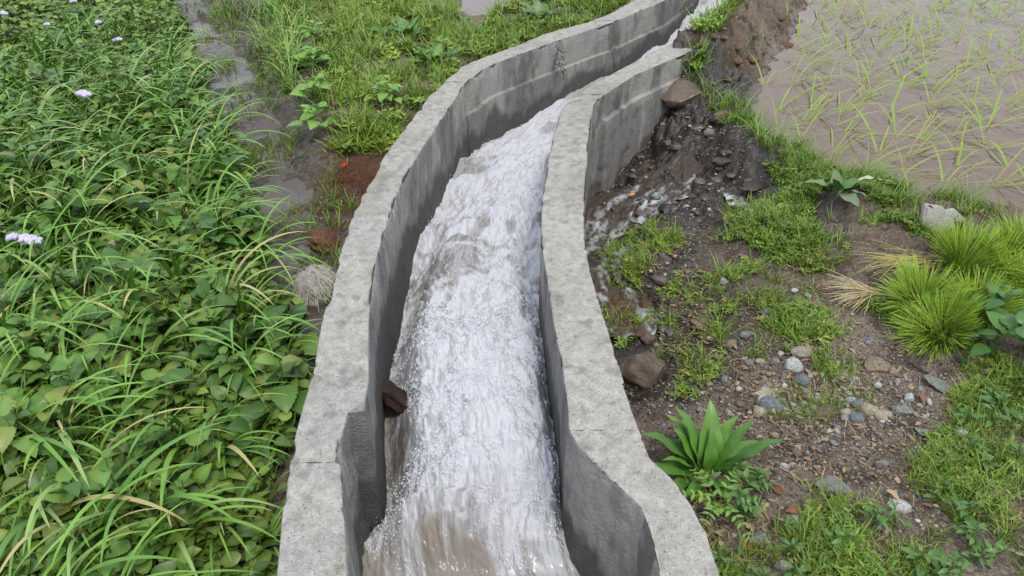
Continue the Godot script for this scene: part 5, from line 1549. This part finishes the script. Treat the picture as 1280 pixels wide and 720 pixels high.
# ---------------------------------------------------------------- scene
func _ready():
	var cam := Camera3D.new()
	cam.name = "camera"
	cam.fov = 43.6
	cam.position = Vector3(0, 1.4, 0)
	cam.rotation_degrees = Vector3(-35, 0, 0)
	cam.far = 300.0
	cam.near = 0.05
	add_child(cam)
	cam.current = true
	var env := Environment.new()
	env.background_mode = Environment.BG_SKY
	var sky := Sky.new()
	var ps := ProceduralSkyMaterial.new()
	ps.sky_top_color = Color(0.90, 0.93, 0.98)
	ps.sky_horizon_color = Color(0.83, 0.86, 0.90)
	ps.sky_curve = 0.3
	ps.ground_bottom_color = Color(0.3, 0.32, 0.26)
	ps.ground_horizon_color = Color(0.6, 0.63, 0.62)
	sky.sky_material = ps
	env.sky = sky
	env.tonemap_mode = Environment.TONE_MAPPER_LINEAR
	env.tonemap_exposure = 1.3
	env.sdfgi_enabled = true
	env.ssao_enabled = true
	env.ssil_enabled = true
	var we := WorldEnvironment.new()
	we.name = "sky"
	we.environment = env
	add_child(we)
	var sun := DirectionalLight3D.new()
	sun.name = "sun"
	sun.light_energy = 0.45
	sun.light_color = Color(1.0, 0.97, 0.92)
	sun.light_angular_distance = 14.0
	sun.shadow_enabled = true
	sun.rotation_degrees = Vector3(-62, 25, 0)
	add_child(sun)

	na.seed = 5; na.frequency = 0.06; na.fractal_octaves = 3
	nb.seed = 9; nb.frequency = 0.12; nb.fractal_octaves = 3
	nr.seed = 14; nr.frequency = 0.05; nr.fractal_octaves = 3
	ncell.seed = 4; ncell.noise_type = FastNoiseLite.TYPE_CELLULAR; ncell.frequency = 0.05
	for k in ["LEFT_BANK", "LEFT_TOP", "MOUND", "BEHIND_WALL", "REEDS", "PATCH_UPPER", "PATCH_MIDDLE", "PATCH_LOWER", "PATCH_SEEP", "FAR_BANK", "DOCK_FOOT", "PADDY_RIM"]:
		zone[k] = flat(ZONES[k])
	zone["ZONE_GRAVEL"] = flat(ZONE_GRAVEL)
	paddy = flat(PADDY_EDGE)
	trickle = flat(TRICKLE)
	seep = flat(SEEP)
	branch = flat(SEEP_BRANCH)
	pond = flat(POND)
	for j in CNZ:
		for i in CNX:
			cache_l.append(shepard(HEIGHTS_LEFT, CX0 + i * CS, CZ0 + j * CS))
			cache_r.append(shepard(HEIGHTS_RIGHT, CX0 + i * CS, CZ0 + j * CS))
	materials()
	var wf: StandardMaterial3D = M.foam.duplicate()
	wf.roughness = 0.14
	M.wet_foam = wf
	print("materials ", Time.get_ticks_msec())
	build_ground()
	print("ground ", Time.get_ticks_msec())
	sheet("paddy_water", paddy, PADDY_LEVEL, Color(0.150, 0.093, 0.058))
	sheet("pond_water", pond, -0.42, Color(0.15, 0.11, 0.095))
	ribbon("trickle_water", trickle, 0.26, -0.030, false)
	ribbon("seep_water", seep, 0.25, 0.016, true)
	ribbon("seep_branch_water", branch, 0.12, 0.010, true)
	build_canal()
	print("canal ", Time.get_ticks_msec())
	build_water()
	print("water ", Time.get_ticks_msec())
	build_left_bank()
	print("bank ", Time.get_ticks_msec())
	build_weeds()
	rim_grass()
	build_rice()
	build_stones()
	build_small()
	print("done ", Time.get_ticks_msec())
